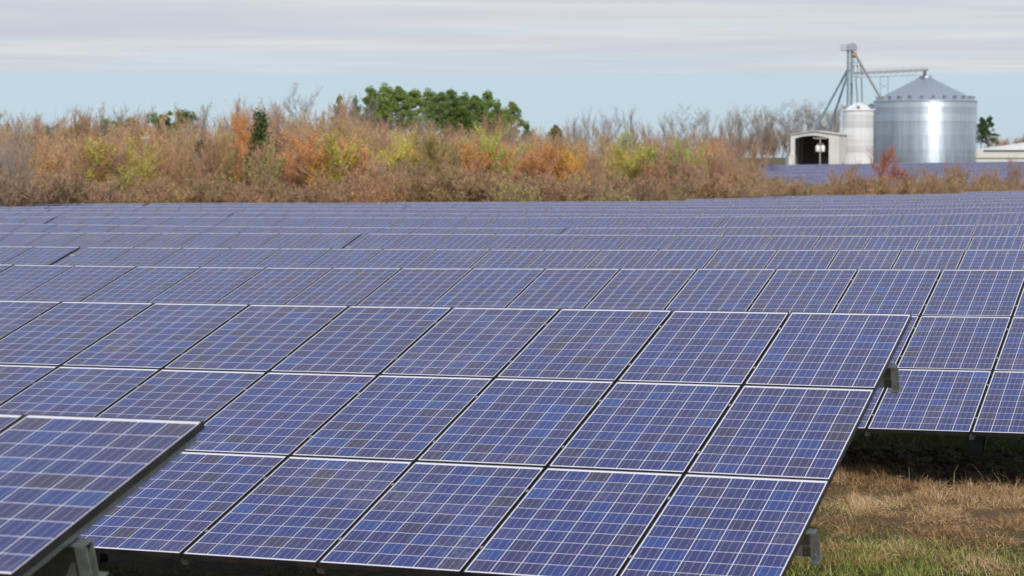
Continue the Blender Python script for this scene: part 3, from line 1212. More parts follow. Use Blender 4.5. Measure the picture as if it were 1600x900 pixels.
TOP1 = prof([-150, 0, 120, 300, 500, 700, 900, 1100, 1180, 1230, 1400, 1500, 1750], [262, 258, 266, 262, 262, 258, 262, 262, 268, 276, 275, 273, 273])
TOP2 = prof([-150, 0, 60, 120, 180, 240, 300, 340, 420, 500, 700, 900, 1100, 1180], [205, 205, 218, 210, 206, 200, 198, 208, 214, 218, 212, 218, 222, 240])
TOP3 = prof([-150, 0, 60, 110, 180, 225, 260, 290, 330, 380, 430, 500, 560, 620, 700, 780, 820, 900, 1000, 1100, 1200], [182, 180, 178, 186, 166, 168, 180, 168, 176, 165, 162, 160, 162, 180, 186, 192, 196, 202, 206, 210, 222])

# first: olive and brown shrubs along the fence line
sh_cols = [(C_OLIVE, 'low olive shrub at the wood edge', 'olive shrubs by the far panels'),
           (C_RUST, 'low rusty brown shrub at the wood edge', 'rusty shrubs by the far panels'),
           ((.20, .15, .09), 'low dull brown shrub at the wood edge', 'brown shrubs by the far panels')]
for x in np.arange(-140, 1190, 19.):
    xx = x + random.uniform(-8, 8)
    c_, lb, gp = sh_cols[random.choice((0, 0, 1, 2, 2))]
    tree('shrub', SHRUB, xx, TOP1(xx) + random.uniform(-14, 22), front_Y(xx) + random.uniform(0, 5), c_, lb, 'shrub', gp, 1.35)
for x in np.arange(1190, 1740, 9.):
    xx = x + random.uniform(-6, 6)
    k = random.choice((0, 0, 1, 1, 2))
    c_, lb, gp = [(C_OLIVE, 'olive shrub in the hedge below the silos', 'olive hedge shrubs'),
                  (C_TAN, 'tawny shrub in the hedge below the silos', 'tawny hedge shrubs'),
                  ((.26, .14, .08), 'reddish brown shrub in the hedge below the silos', 'reddish hedge shrubs')][k]
    tree('shrub', SHRUB, xx, TOP1(xx) + random.uniform(-8, 8), front_Y(xx) + random.uniform(1, 6), c_, lb, 'shrub', gp, 1.1)
# thin bare saplings that stick out of that hedge
for x in (1305, 1318, 1332, 1352, 1420, 1436, 1452, 1470, 1492, 1500, 1530, 1552, 1572, 1590, 1620, 1660):
    tree('sapling', BARE, x + random.uniform(-4, 4), random.uniform(236, 262), front_Y(x) + random.uniform(2, 8), C_RUST,
         'thin bare sapling in the hedge', 'sapling', 'bare saplings in the hedge', .75)
# second: the brown wood edge, many with a thin veil of coloured buds
TINTS = [((.58, .36, .18), 'amber budded tree in the wood edge', 'amber budded trees of the wood edge'),
         ((.50, .31, .24), 'pinkish budded tree in the wood edge', 'pinkish budded trees of the wood edge'),
         ((.46, .41, .15), 'olive budded tree in the wood edge', 'olive budded trees of the wood edge')]
for x in np.arange(-150, 1195, 13.5):
    xx = x + random.uniform(-9, 9)
    yy, Y_ = TOP2(xx) + random.uniform(-14, 26), front_Y(xx) + random.uniform(7, 22)
    if random.random() < .5:
        tree('bare_tree', BARE, xx, yy, Y_, C_RUST,
             'bare brown tree in the front of the wood edge', 'tree', 'bare brown trees in front of the wood', random.uniform(.85, 1.15))
    else:
        c_, lb, gp = random.choice(TINTS if not 430 < xx < 980 else TINTS + [TINTS[0]] * 3)
        tree('budding_tree', SPRIG, xx, yy, Y_, c_, lb, 'tree', gp, random.uniform(.85, 1.15))
# third: taller trees behind
for x in np.arange(-150, 1180, 15.):
    xx = x + random.uniform(-10, 10)
    tree('bare_tree', BARE + TALL[:2], xx, TOP3(xx) - 6 - 6 * (380 < xx < 570) + random.uniform(-14, 20), front_Y(xx) + random.uniform(40, 66), (.30, .17, .10),
         'tall bare tree standing deep in the wood', 'tree', 'tall bare trees deep in the wood', random.uniform(.7, .95))
# between them: a warm veil of budding crowns that closes the slope
for x in np.arange(-150, 1150, 11.):
    xx = x + random.uniform(-7, 7)
    c_, lb, gp = random.choice([((.58, .37, .22), 'amber tinted tree in the middle of the wood', 'amber trees in the middle of the wood'),
                                ((.54, .33, .20), 'pinkish tan tree in the middle of the wood', 'pinkish tan trees in the middle of the wood'),
                                ((.50, .40, .20), 'dull gold tree in the middle of the wood', 'dull gold trees in the middle of the wood')])
    tree('budding_tree', SPRIG, xx, TOP2(xx) * .40 + TOP3(xx) * .60 - 6 * (380 < xx < 570) + random.uniform(-14, 16), front_Y(xx) + random.uniform(26, 38), c_, lb, 'tree', gp, random.uniform(.8, 1.05))
# skyline of thin grey trees
for x in (890, 905, 922, 948, 985, 1012, 1050, 1098, 1130, 1145, 1160, 1190, 1205, 1222, 1245, 1262, 1280, 1296, 1306, 30, 48, 60, 140, 165, 190, 210):
    tree('grey_tree', TALL, x + random.uniform(-3, 3), {30: 172, 48: 168, 60: 172}.get(x, random.uniform(160, 180)) if x < 1150 else random.uniform(152, 176), (random.uniform(392, 440) if x > 1195 else random.uniform(235, 300)) if x > 500 else random.uniform(150, 185), (.2, .2, .2),
         'slender grey leafless tree on the skyline', 'tree', 'grey leafless skyline trees', .62)
# ones with a look of their own: x, top, Y, colour, protos, width, label, group
SPECIAL = [
    (180, 205, 124, C_YG, LEAFY, .95, 'yellow green leafing tree beside the pale utility pole', None),
    (205, 214, 120, C_YG, SPRIG, .9, 'sparse yellow green young tree beside the pale utility pole', None),
    (88, 180, 170, C_ORANGE, LEAFY, .6, 'orange tree behind the dark evergreens', None),
    (393, 158, 150, C_ORANGE, LEAFY, .45, 'orange tree rising above the dark cedar', None),
    (160, 222, 126, C_RUST, SPRIG, .9, 'rust tinged tree left of the yellow green one', None),
    (480, 196, 132, C_ORANGE, LEAFY, .85, 'orange tree beside the yellow green crown', None),
    (522, 200, 128, C_YG, LEAFY, .9, 'yellow green tree between two orange trees', None),
    (570, 205, 131, C_ORANGE, SPRIG, .9, 'thin orange tree beside the bright red one', None),
    (594, 183, 190, C_RED, LEAFY, .45, 'small bright red tree below the pines', None),
    (630, 193, 150, C_YG, LEAFY, .8, 'bright yellow green tree below the pines', None),
    (655, 204, 140, C_GOLD, SPRIG, .85, 'golden thin tree next to the yellow green one', None),
    (690, 200, 130, C_OLIVE, LEAFY, .9, 'olive gold tree in the middle of the wood edge', None),
    (725, 200, 134, C_ORANGE, SPRIG, .9, 'amber tree left of the large lime crown', None),
    (758, 186, 138, C_GREEN, LEAFY, .75, 'large lime green tree at the end of the pines', None),
    (800, 214, 130, C_ORANGE, SPRIG, .85, 'thin amber tree right of the lime crown', None),
    (842, 212, 132, C_ORANGE, LEAFY, .85, 'orange gold tree with a broad crown', None),
    (902, 222, 130, C_GOLD, LEAFY, .75, 'golden orange tree leaning out of the wood edge', None),
    (995, 194, 142, C_GREEN, LEAFY, .8, 'pointed lime green tree taller than its neighbours', None),
    (970, 212, 140, C_YG, SPRIG, .9, 'sparse lime tree beside the pointed one', None),
    (1065, 206, 146, C_GREEN, LEAFY, .6, 'rounded lime green tree near the skyline gap', None),
    (1105, 222, 140, C_YG, SPRIG, .8, 'sparse yellowish tree at the end of the wood', None),
    (1128, 212, 170, C_RED, LEAFY, .5, 'pinkish red tree at the end of the wood', None),
    (1030, 232, 126, C_RUST, SPRIG, .9, 'rust brown sapling group tree under the lime crowns', None),
    (1388, 220, 122, C_RED, LEAFY, .55, 'scarlet maple sapling in front of the big silo', None),
    (808, 262, 108, C_YG, SHRUB, 1., 'bright lime shrub at the foot of the wood', None),
    (590, 256, 104.5, C_ORANGE, SHRUB, 1.1, 'russet bush reaching over the edge of the panels', None),
    (965, 285, 108, C_GREEN, SHRUB, 1.3, 'low green bush among brown shrubs', None),
    (1175, 262, 116, C_OLIVE, SHRUB, 1.5, 'large olive bush at the corner of the wood', None),
    (1460, 252, 121, C_OLIVE, SHRUB, .9, 'dark olive bush below the bright stripe of the silo', None),
    (1545, 278, 120, C_OLIVE, SHRUB, 1.5, 'broad olive bush beside the white long building', None),
    (8, 186, 108, (.2, .15, .12), TALL, .8, 'large grey brown bare tree leading the wood edge', None),
    (34, 196, 106, (.2, .15, .12), TALL, .8, 'spreading grey brown bare tree beside the leading one', None),
    (470, 126, 215, (.24, .26, .12), ROUND, .55, 'tall round thin-leaved tree standing above the wood', None),
    (610, 165, 175, (.3, .2, .15), ROUND, .5, 'pale stemmed bare tree in front of the pines', None),
    (1068, 160, 240, (.3, .2, .15), ROUND, .75, 'round grey bare tree on the skyline', None),
    (1196, 168, 330, (.3, .24, .2), ROUND, .75, 'fan shaped grey tree at the end of the skyline trees', None),
    (1232, 158, 400, (.3, .24, .2), ROUND, .8, 'fan shaped grey tree above the corner of the open shed', None),
    (1262, 150, 402, (.3, .24, .2), ROUND, .85, 'tallest fan shaped grey tree right above the open shed', None),
    (1290, 156, 398, (.3, .24, .2), ROUND, .8, 'fan shaped grey tree between open shed and elevator', None),
    (1168, 160, 330, (.3, .24, .2), ROUND, .7, 'fan shaped grey tree over the pinkish red tree', None),
    (955, 165, 250, (.3, .2, .15), ROUND, .5, 'small round bare tree on the skyline', None),
]
for (x, yt, Y, c_, pr_, wd_, lb, gp) in SPECIAL:
    if pr_ in (LEAFY, SPRIG) and Y < 155:
        Y = front_Y(x) + 6 + (Y - 118) * .25
    nm = 'shrub' if pr_ is SHRUB else 'leafing_tree' if pr_ in (LEAFY, SPRIG) else 'round_tree'
    tree(nm, pr_, x, yt, Y, c_, lb, 'shrub' if pr_ is SHRUB else 'tree', gp, wd_ * (1.5 if pr_ in (LEAFY, SPRIG) else 1))
# dark cedars
tree('cedar', CEDAR, 404, 171, 121, (.095, .135, .05), 'dark pointed cedar standing in front of the wood', 'tree', None, 1.05)
tree('cedar', CEDAR, 312, 219, 124, (.095, .135, .05), 'small dark cedar half hidden among bare trees', 'tree', None, 1.)
# pines on the rise
for x, yt, wd_, k in ((580, 136, .75, 0), (600, 133, .8, 1), (622, 136, .8, 2), (648, 140, .8, 0), (668, 141, .85, 1), (690, 145, .8, 2), (705, 140, .7, 0), (726, 147, .8, 1), (742, 150, .75, 2), (762, 142, .6, 0), (778, 158, .75, 1), (800, 160, .7, 2), (588, 146, .8, 2), (636, 146, .9, 0), (680, 150, .9, 1), (714, 154, .9, 2), (752, 158, .9, 0), (790, 170, .8, 1)):
    tree('pine_tree', PINES, x, yt, 232 + random.uniform(-12, 22), random.choice((C_PINE, (.24, .33, .09), (.16, .24, .07))), 'green pine in the clump on the rise', 'tree', 'pines on the rise', wd_ * 1.22, kk=k)
tree('pine_tree', PINES, 722, 170, 196, (.11, .17, .03), 'lower bright green pine in front of the pine clump', 'tree', None, .95, kk=2)
for x, yt, k in ((530, 149, 0), (556, 152, 1)):
    tree('pine_tree', PINES, x, yt, 246, (.15, .21, .06), 'small pine behind bare branches next to the clump', 'tree', 'small pines by the clump', .5, kk=k)
for x, yt, k in ((66, 197, 0), (78, 199, 1), (92, 195, 1), (125, 191, 2), (172, 186, 0), (190, 184, 1), (206, 183, 2), (246, 176, 0), (262, 175, 1), (282, 171, 2), (292, 172, 0)):
    tree('pine_tree', EVER, x, yt, 158 + random.uniform(-3, 3), (.19, .25, .09), 'dark evergreen in the row behind the bare trees', 'tree', 'evergreens behind the bare trees', .8, kk=k)
for x, yt in ((868, 196), (862, 205), (824, 192)):
    tree('pine_tree', PINES, x, yt, 190, (.12, .17, .03), 'small green pine among brown trees by the clump end', 'tree', 'small pines past the clump', .7)
for x, yt, w_ in ((1534, 184, .75), (1546, 182, .8)):
    tree('pine_tree', PINES, x, yt, 430, (.06, .12, .03), 'dark green tree beside the big silo', 'tree', 'dark trees beside the silo', w_)
for x in np.arange(1100, 1330, 9.):
    tree('bare_tree', BARE, x + random.uniform(-4, 4), random.uniform(190, 212), random.uniform(395, 430), (.25, .2, .12),
         'distant brown tree behind the farm yard', 'tree', 'distant brown tree belt', .9)
for x in np.arange(1548, 1740, 11.):
    tree('bare_tree', BARE, x, random.uniform(194, 212), random.uniform(440, 470), (.25, .24, .10),
         'distant brown tree beyond the yard', 'tree', 'distant trees behind the long building', .9)

# undergrowth that closes the foot of the wood: stems and dead leaves nobody could count
N = 60000
xs = rng.uniform(-150, 1750, N)
Ys = 103 + xs / 1600 * 24 + rng.random(N) * 16
X = (xs - 800) / FPX * Ys
M_UNDER = blade_material('undergrowth', [(0, (.12, .085, .055)), (.35, (.25, .165, .105)), (.6, (.33, .215, .135)), (.8, (.26, .22, .09)), (1, (.46, .31, .15))], .9)
blades('undergrowth', X, Ys, rng.uniform(.5, 1.9, N) * np.where(xs > 1190, .85, 1), rng.uniform(.008, .03, N), np.full(N, .14), M_UNDER,
       np.clip(vnoise(X, Ys * .4, .35, 51) * .7 + rng.normal(.15, .2, N), 0, 1), 'tangled brown undergrowth along the far side of the panels', 'undergrowth', .6)

# ------------------------------------------------------------------ farm yard behind the field
def corrugated(name, base, rough, metal, period, amp, streak=.25):
    m, n, b = pmat(name, base, rough, metal)
    g = n.new('ShaderNodeNewGeometry')
    z = n.sep(g.outputs['Position'])[2]
    s = n.math('MULTIPLY', n.math('SINE', n.math('MULTIPLY', z, 2 * math.pi / period)), amp)
    nv = n.vmath('NORMALIZE', n.vmath('ADD', g.outputs['Normal'], n.comb(0., 0., s)))
    n.put(b.inputs['Normal'], nv)
    oi = n.new('ShaderNodeObjectInfo')
    v = n.map(oi.outputs['Random'], 0, 1, .80, 1.08)
    st = n.noise(n.comb(n.sep(g.outputs['Position'])[0], n.sep(g.outputs['Position'])[1], n.math('MULTIPLY', z, .08)), 1.6, 5, .6)
    k = n.math('MULTIPLY', v, n.map(st, .3, .7, 1 - streak, 1.06))
    n.put(b.inputs['Base Color'], n.mix(1., base, n.comb(k, k, k), 'MULTIPLY'))
    return m


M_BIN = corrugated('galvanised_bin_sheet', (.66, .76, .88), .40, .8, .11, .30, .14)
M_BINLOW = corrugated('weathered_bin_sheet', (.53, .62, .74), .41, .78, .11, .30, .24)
M_BINWHITE = corrugated('white_bin_sheet', (.72, .735, .76), .5, 0., .11, .3, .08)
M_BINGREY = corrugated('grey_bin_sheet', (.30, .37, .44), .4, .5, .11, .4, .2)
M_ROOF, n, b = pmat('bin_roof_sheet', (.38, .44, .53), .42, .6)
M_TOWER, n, b = pmat('blue_grey_steel', (.20, .29, .34), .5, .4)
M_CONV, n, b = pmat('conveyor_steel', (.33, .35, .38), .5, .5)
M_RUST, n, b = pmat('rusty_head', (.42, .25, .13), .8)
M_WHITE, n, b = pmat('white_sheet_wall', (.78, .77, .75), .55)
pos = n.new('ShaderNodeTexCoord').outputs['Object']
n.put(b.inputs['Base Color'], n.mix(n.map(n.noise(pos, .6, 5, .6), .4, .75, 0, .4), (.68, .68, .68), (.45, .43, .40)))
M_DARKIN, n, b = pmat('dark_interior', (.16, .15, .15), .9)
M_WOOD, n, b = pmat('pale_wood_pole', (.42, .37, .31), .9)
M_CAN, n, b = pmat('transformer_paint', (.75, .77, .78), .4)

YS_ = 360.0
SC = YS_ / FPX                                       # metres per photo pixel there


def grain_bin(name, x, half, y_eave, y_peak, Y, wall_mats, roof_mat, label, rings, nvent, npan, cat='silo', lad=True):
    s = Y / FPX
    c = at(x, y_eave, Y)
    r = half * s
    g = g1(c.x, c.y)
    root = empty(name, (c.x, c.y, g), label, cat)
    H = c.z - g
    rise = (y_eave - y_peak) * s
    rh = H / rings
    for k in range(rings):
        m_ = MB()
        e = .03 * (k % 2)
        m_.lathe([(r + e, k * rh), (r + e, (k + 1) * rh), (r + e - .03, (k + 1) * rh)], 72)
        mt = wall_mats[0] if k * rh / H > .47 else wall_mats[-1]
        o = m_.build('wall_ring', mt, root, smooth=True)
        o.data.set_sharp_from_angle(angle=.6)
    rc = max(.35, r * .115)
    for k in range(npan):
        a0, a1 = 2 * math.pi * k / npan, 2 * math.pi * (k + 1) / npan
        ro, zo, zi = r + .18, H - .06, H + rise
        m_ = MB()
        P = []
        for a in (a0, a1):
            ca, sa = math.cos(a), math.sin(a)
            P += [(ro * ca, ro * sa, zo), (rc * ca, rc * sa, zi)]
        m_.poly([P[0], P[2], P[3], P[1]])
        w_ = .07 / ro
        lift = .07
        A = [(ro * math.cos(a0 + q), ro * math.sin(a0 + q), zo + l_) for q, l_ in ((-w_, 0.005), (0, lift), (w_, 0.005))]
        B_ = [(rc * math.cos(a0 + q * 4), rc * math.sin(a0 + q * 4), zi + l_ * .6) for q, l_ in ((-w_, 0.005), (0, lift), (w_, 0.005))]
        m_.poly([A[0], A[1], B_[1], B_[0]])
        m_.poly([A[1], A[2], B_[2], B_[1]])
        m_.poly([A[0], A[2], A[1]])
        m_.build('roof_panel', roof_mat, root)
    m_ = MB()
    m_.lathe([(r + .20, H - .22), (r + .20, H - .05), (r - .05, H - .02)], 72)
    m_.build('eave_ring', roof_mat, root, smooth=True)
    m_ = MB()
    ck = min(1., r / 8)
    m_.lathe([(rc + .12 * ck, H + rise - .15 * ck), (rc + .12 * ck, H + rise + .30 * ck), (rc * .6, H + rise + .45 * ck), (.01, H + rise + .5 * ck)], 24)
    m_.build('peak_cap', wall_mats[0], root)
    for k in range(nvent):
        a = 2 * math.pi * (k + .35) / nvent
        M_ = Matrix.Rotation(a, 4, 'Z')
        q = .93
        z = H + rise * (1 - q) + .02
        m_ = MB()
        m_.box(r * q - .22, r * q + .28, -.22, .22, z - .1, z + .38, M=M_)
        m_.box(r * q + .10, r * q + .48, -.27, .27, z + .30, z + .48, M=M_)
        m_.build('roof_vent', M_CONV, root)
    if lad:
        m_ = MB()
        a = -math.pi / 2 + 1.32
        M_ = Matrix.Rotation(a, 4, 'Z')
        for s_ in (-.22, .22):
            m_.beam(M_ @ Vector((r + .16, s_, .2)), M_ @ Vector((r + .16, s_, H)), .05, .05, up=(1, 0, 0))
        for q in range(int(H / .35)):
            m_.bar(M_ @ Vector((r + .16, -.22, .4 + q * .35)), M_ @ Vector((r + .16, .22, .4 + q * .35)), .016, n=4)
        m_.build('ladder', M_CONV, root)
    return root


grain_bin('grain_silo', 1445.5, 78, 158, 121.5, YS_, [M_BIN, M_BINLOW], M_ROOF, 'big round galvanised grain silo with a bright vertical glint', 10, 26, 56)
grain_bin('grain_silo', 1341, 24, 171, 161.5, 352, [M_BINWHITE], M_BINWHITE, 'small white silo with a low cone roof beside the big one', 10, 6, 20, lad=False)
grain_bin('grain_silo', 1362, 22, 172, 163, 366, [M_BINGREY], M_BINGREY, 'narrow grey silo squeezed behind the white one', 10, 6, 20, lad=False)

# bucket elevator with its head, platform, distributor and spouts
TY = 356.0


def w_at(x, y, Y=TY):
    return at(x, y, Y)


base = w_at(1328, 200)
gz = g1(base.x, base.y)
root = empty('elevator_tower', (base.x, base.y, gz), 'tall blue grey bucket elevator tower rising behind the white silo', 'elevator')


def rel(x, y, dY=0.):
    p = at(x, y, TY + dY)
    return p - Vector((base.x, base.y, gz))


for xl in (1325.2, 1331.2):
    m_ = MB()
    a = rel(xl, 78)
    m_.beam((a.x, a.y, 0), a, .34, .42, up=(0, 1, 0))
    for q in range(9):
        z = a.z * (q + .5) / 9
        m_.box(a.x - .21, a.x + .21, a.y - .25, a.y + .25, z - .04, z + .04)
    m_.build('leg_casing', M_TOWER, root)
m_ = MB()
for q in range(12):
    za = rel(1328, 78).z * q / 12
    zb = rel(1328, 78).z * (q + 1) / 12
    x0, x1 = rel(1325.2, 100).x + .17, rel(1331.2, 100).x - .17
    y0 = rel(1328, 100).y
    m_.beam((x0, y0, za), (x1, y0, zb), .05, .05)
    m_.beam((x0, y0, zb), (x1, y0, zb), .05, .05, up=(0, 1, 0))
m_.build('cross_bracing', M_TOWER, root)
m_ = MB()
c = rel(1331, 73)
for s in (-.45, .45):
    pass
prf = []
for k in range(13):
    a = math.pi * k / 12
    prf.append((math.cos(a) * .85, math.sin(a) * .62))
P = [(c.x + u_, c.y + s, c.z + v_) for s in (-.42, .42) for u_, v_ in [(.85, -.55)] + prf + [(-.85, -.55)]]
k = len(P) // 2
m_.faces(P, [tuple(range(k)), tuple(reversed(range(k, 2 * k)))] + [(i, i + k, (i + 1) % k + k, (i + 1) % k) for i in range(k)])
m_.build('elevator_head', M_CONV, root)
m_ = MB()
a, b_ = rel(1313.5, 78.5), rel(1338, 78.5)
m_.box(a.x, b_.x, a.y - .7, a.y + .7, a.z - .06, a.z + .02)
for xx in (1314, 1318, 1322):
    for s in (-.65, .65):
        p = rel(xx, 78.5)
        m_.bar((p.x, p.y + s, p.z), (p.x, p.y + s, p.z + 1.0), .03, n=4)
for hz_ in (.5, 1.0):
    for s in (-.65, .65):
        p, q = rel(1314, 78.5), rel(1322, 78.5)
        m_.bar((p.x, p.y + s, p.z + hz_), (q.x, q.y + s, q.z + hz_), .025, n=4)
m_.build('service_platform', M_TOWER, root)
m_ = MB()
p = rel(1335, 86)
m_.bar(p + Vector((0, -.1, .55)), p + Vector((0, -.1, -.1)), .3, .55, n=10)
m_.bar(p + Vector((0, -.1, -.1)), p + Vector((0, -.1, -.5)), .55, .3, n=10)
m_.build('distributor', M_RUST, root)
m_ = MB()
for yy in (98, 103):
    a, b_ = rel(1324, yy), rel(1341, yy)
    m_.beam(a, b_, .12, .12)
for xx in (1334, 1340):
    m_.beam(rel(xx, 92), rel(xx, 121), .10, .10, up=(0, 1, 0))
m_.beam(rel(1334, 92), rel(1340, 106), .06, .06)
m_.build('distributor_frame', M_TOWER, root)
for (x0, y0, x1, y1, rr_, dY) in ((1339, 89, 1377, 155, .20, -2), (1337, 118, 1340, 160, .13, -2), (1346, 120, 1347, 160, .13, -1),
                                  (1326, 106, 1248, 249, .20, 3), (1327, 108, 1281, 248, .20, 6), (1343, 96, 1347, 118, .1, -1)):
    m_ = MB()
    m_.bar(rel(x0, y0, dY), rel(x1, y1, dY), rr_, n=8)
    m_.build('spout', M_TOWER if x1 < 1330 else M_CONV, root)

# conveyor bridge to the peak of the big silo
p = w_at(1334, 114)
cb = empty('conveyor_bridge', (p.x, p.y, gz), 'long conveyor bridge from the elevator tower to the big silo roof', 'conveyor')


def relc(x, y, dY=0.):
    return at(x, y, YS_ - 2 + dY) - Vector((p.x, p.y, gz))


m_ = MB()
m_.beam(relc(1334, 114.5), relc(1450, 109), .55, .42)
m_.build('conveyor_trough', M_CONV, cb)
m_ = MB()
m_.beam(relc(1339, 121), relc(1434, 118), .10, .10)
for q in range(10):
    xa, xb = 1339 + q * 9.5, 1339 + (q + 1) * 9.5
    ya, yb = 121 - q * .3, 114.5 - (q + 1) * .45
    m_.beam(relc(xa, ya), relc(xb, yb + 1), .05, .05)
m_.build('bridge_truss', M_TOWER, cb)
m_ = MB()
m_.beam(relc(1340, 109.5, .6), relc(1449, 104.5, .6), .035, .035)
m_.beam(relc(1340, 109.5, -.6), relc(1449, 104.5, -.6), .035, .035)
for q in range(13):
    xx = 1340 + q * 9.08
    for s in (-.6, .6):
        m_.bar(relc(xx, 114.2 - q * .43, s), relc(xx, 109.5 - q * .417, s), .022, n=4)
m_.build('handrail', M_CONV, cb)
m_ = MB()
a = relc(1445, 113)
m_.box(a.x - .25, a.x + .25, a.y - .3, a.y + .3, relc(1445, 119).z, relc(1445, 110).z)
m_.build('discharge_box', M_DARKIN, cb)
m_ = MB()
for xx in (1375.5, 1387.5):
    for s in (-.7, .7):
        m_.beam(relc(xx, 119, s), relc(xx, 149 if xx < 1380 else 146, s), .09, .09, up=(0, 1, 0))
m_.beam(relc(1375.5, 130, -.7), relc(1387.5, 139, -.7), .06, .06)
m_.beam(relc(1387.5, 130, -.7), relc(1375.5, 139, -.7), .06, .06)
m_.beam(relc(1375.5, 120, -.7), relc(1387.5, 120, -.7), .09, .09)
m_.build('support_tower', M_TOWER, cb)

# open fronted shed, turned a little towards the right
SY = 346.0
ss = SY / FPX
pc = at(1273, 256, SY)
gsh = g1(pc.x, pc.y)
shed = empty('open_shed', (pc.x, pc.y, gsh), 'white open-fronted metal shed with a dark inside next to the silos', 'shed', rz=R(-19))
W2 = 38.0 * ss
EH = at(1273, 209.5, SY).z - gsh
PK = at(1273, 203.8, SY).z - gsh
DP = 11.0
m_ = MB()
m_.box(-W2, -W2 + .75, -.12, .12, 0, EH)
m_.build('front_wall', M_WHITE, shed)
m_ = MB()
m_.box(W2 - 1.75, W2, -.12, .12, 0, EH)
m_.build('front_wall', M_WHITE, shed)
m_ = MB()
ol, orr = -W2 + .75, W2 - 1.75
for k in range(8):
    xa, xb = ol + (orr - ol) * k / 8, ol + (orr - ol) * (k + 1) / 8
    f = lambda q: EH - .75 + .5 * (1 - abs((q - (ol + orr) / 2) / ((orr - ol) / 2)) ** 2)
    tp = lambda q: EH + (PK - EH) * (1 - abs(q) / W2) - .08
    m_.faces([(xa, -.1, f(xa)), (xb, -.1, f(xb)), (xb, -.1, tp(xb)), (xa, -.1, tp(xa)), (xa, .1, f(xa)), (xb, .1, f(xb)), (xb, .1, tp(xb)), (xa, .1, tp(xa))],
             [(0, 1, 2, 3), (7, 6, 5, 4), (0, 4, 5, 1), (3, 2, 6, 7)])
m_.build('header', M_WHITE, shed)
for s in (-1, 1):
    m_ = MB()
    m_.box(*(sorted((s * W2, s * (W2 - .1)))), .13, DP, 0, EH)
    m_.build('side_wall', M_WHITE, shed)
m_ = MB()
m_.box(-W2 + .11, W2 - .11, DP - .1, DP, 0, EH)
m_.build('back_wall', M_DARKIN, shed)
for s in (-1, 1):
    m_ = MB()
    m_.faces([(0, -.4, PK), (s * (W2 + .25), -.4, EH), (s * (W2 + .25), DP + .2, EH), (0, DP + .2, PK),
              (0, -.4, PK - .12), (s * (W2 + .25), -.4, EH - .12), (s * (W2 + .25), DP + .2, EH - .12), (0, DP + .2, PK - .12)],
             [(0, 1, 2, 3), (7, 6, 5, 4), (0, 4, 5, 1), (1, 5, 6, 2), (2, 6, 7, 3)])
    m_.build('roof_slope', M_WHITE, shed)
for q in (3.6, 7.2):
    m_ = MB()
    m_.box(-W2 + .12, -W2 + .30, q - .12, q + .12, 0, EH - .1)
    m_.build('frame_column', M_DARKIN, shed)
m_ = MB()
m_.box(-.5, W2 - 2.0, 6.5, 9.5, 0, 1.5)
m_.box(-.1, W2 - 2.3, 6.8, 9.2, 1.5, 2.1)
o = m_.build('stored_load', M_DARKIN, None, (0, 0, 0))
o.matrix_world = Matrix.Translation((pc.x, pc.y, gsh)) @ Matrix.Rotation(R(-19), 4, 'Z')
tag(o, 'low dark load stored inside the open shed', 'load')
pa = at(1233, 256, SY + 2)
m_ = MB()
m_.box(-.35, .35, -2, 2, 0, (256 - 233) * ss)
m_.box(-.42, .42, -2.1, 2.1, (256 - 233) * ss, (256 - 233) * ss + .12)
o = m_.build('tank_box', M_WHITE, None, (pa.x, pa.y, g1(pa.x, pa.y)))
tag(o, 'narrow white lean-to box against the open shed', 'lean-to')


def utility_pole(x, y_top, Y, label, cans, arm=1.1, k=1.):
    a = at(x, y_top, Y)
    g = g1(a.x, a.y)
    h = a.z - g
    root = empty('utility_pole', (a.x, a.y, g), label, 'pole')
    m_ = MB()
    m_.bar((0, 0, -.2), (0, 0, h), .13 * k, .09 * k, n=8)
    m_.build('pole', M_WOOD, root)
    m_ = MB()
    m_.beam((-arm, 0, h - .35 * k), (arm, 0, h - .35 * k), .10 * k, .12 * k)
    m_.build('crossarm', M_WOOD, root)
    for q in (-.95, -.45, .45, .95):
        m_ = MB()
        m_.bar((q * arm, 0, h - .29 * k), (q * arm, 0, h - .12 * k), .05 * k, .03 * k, n=6)
        m_.build('insulator', M_CAN, root)
    for q in cans:
        m_ = MB()
        m_.lathe([(.02, 0), (.34, .02), (.36, .1), (.36, .95), (.30, 1.02), (.1, 1.1), (.01, 1.12)], 14, (q, -.15, h - 2.6))
        m_.bar((q, -.15, h - 1.5), (q, -.15, h - 1.25), .05, n=6)
        m_.build('transformer_can', M_CAN, root, smooth=True)
    return root


utility_pole(1281.5, 213, 338, 'utility pole with two white transformer cans in front of the shed', (-.42, .42))
utility_pole(228, 212, 121, 'pale thin utility pole standing among the bare trees', (), .22, .5)

# long white building at the right
LY = 372.0
ls = LY / FPX
pl = at(1600, 251, LY)
gl = g1(pl.x, pl.y)
lb_ = empty('long_building', (pl.x, pl.y, gl), 'long low white building with a pale roof beside the silo', 'building')
z = lambda y_: at(1600, y_, LY).z - gl
x0, x1 = (1510 - 1600) * ls, (1760 - 1600) * ls
m_ = MB()
m_.box(x0, x1, 0, 12, 0, z(234.5))
m_.build('wall', M_WHITE, lb_)
m_ = MB()
m_.box(x0 - .1, x1 + .1, -.10, -.003, z(248), z(246.3))
m_.build('wall_stripe', pmat('green_trim', (.20, .24, .08), .7)[0], lb_)
m_ = MB()
xr = (1537 - 1600) * ls
m_.faces([(xr, -.5, z(234.5) + .02), (x1, -.5, z(234.5) + .02), (x1, 6, z(216)), (xr + 10, 6, z(221)), (xr, 12.4, z(234.5) + .02), (x1, 12.4, z(234.5) + .02)],
         [(0, 1, 2, 3), (3, 2, 5, 4), (0, 3, 4)])
m_.build('roof', M_WHITE, lb_)
m_ = MB()
m_.box(x0, x1, -.06, -.002, .0, .5)
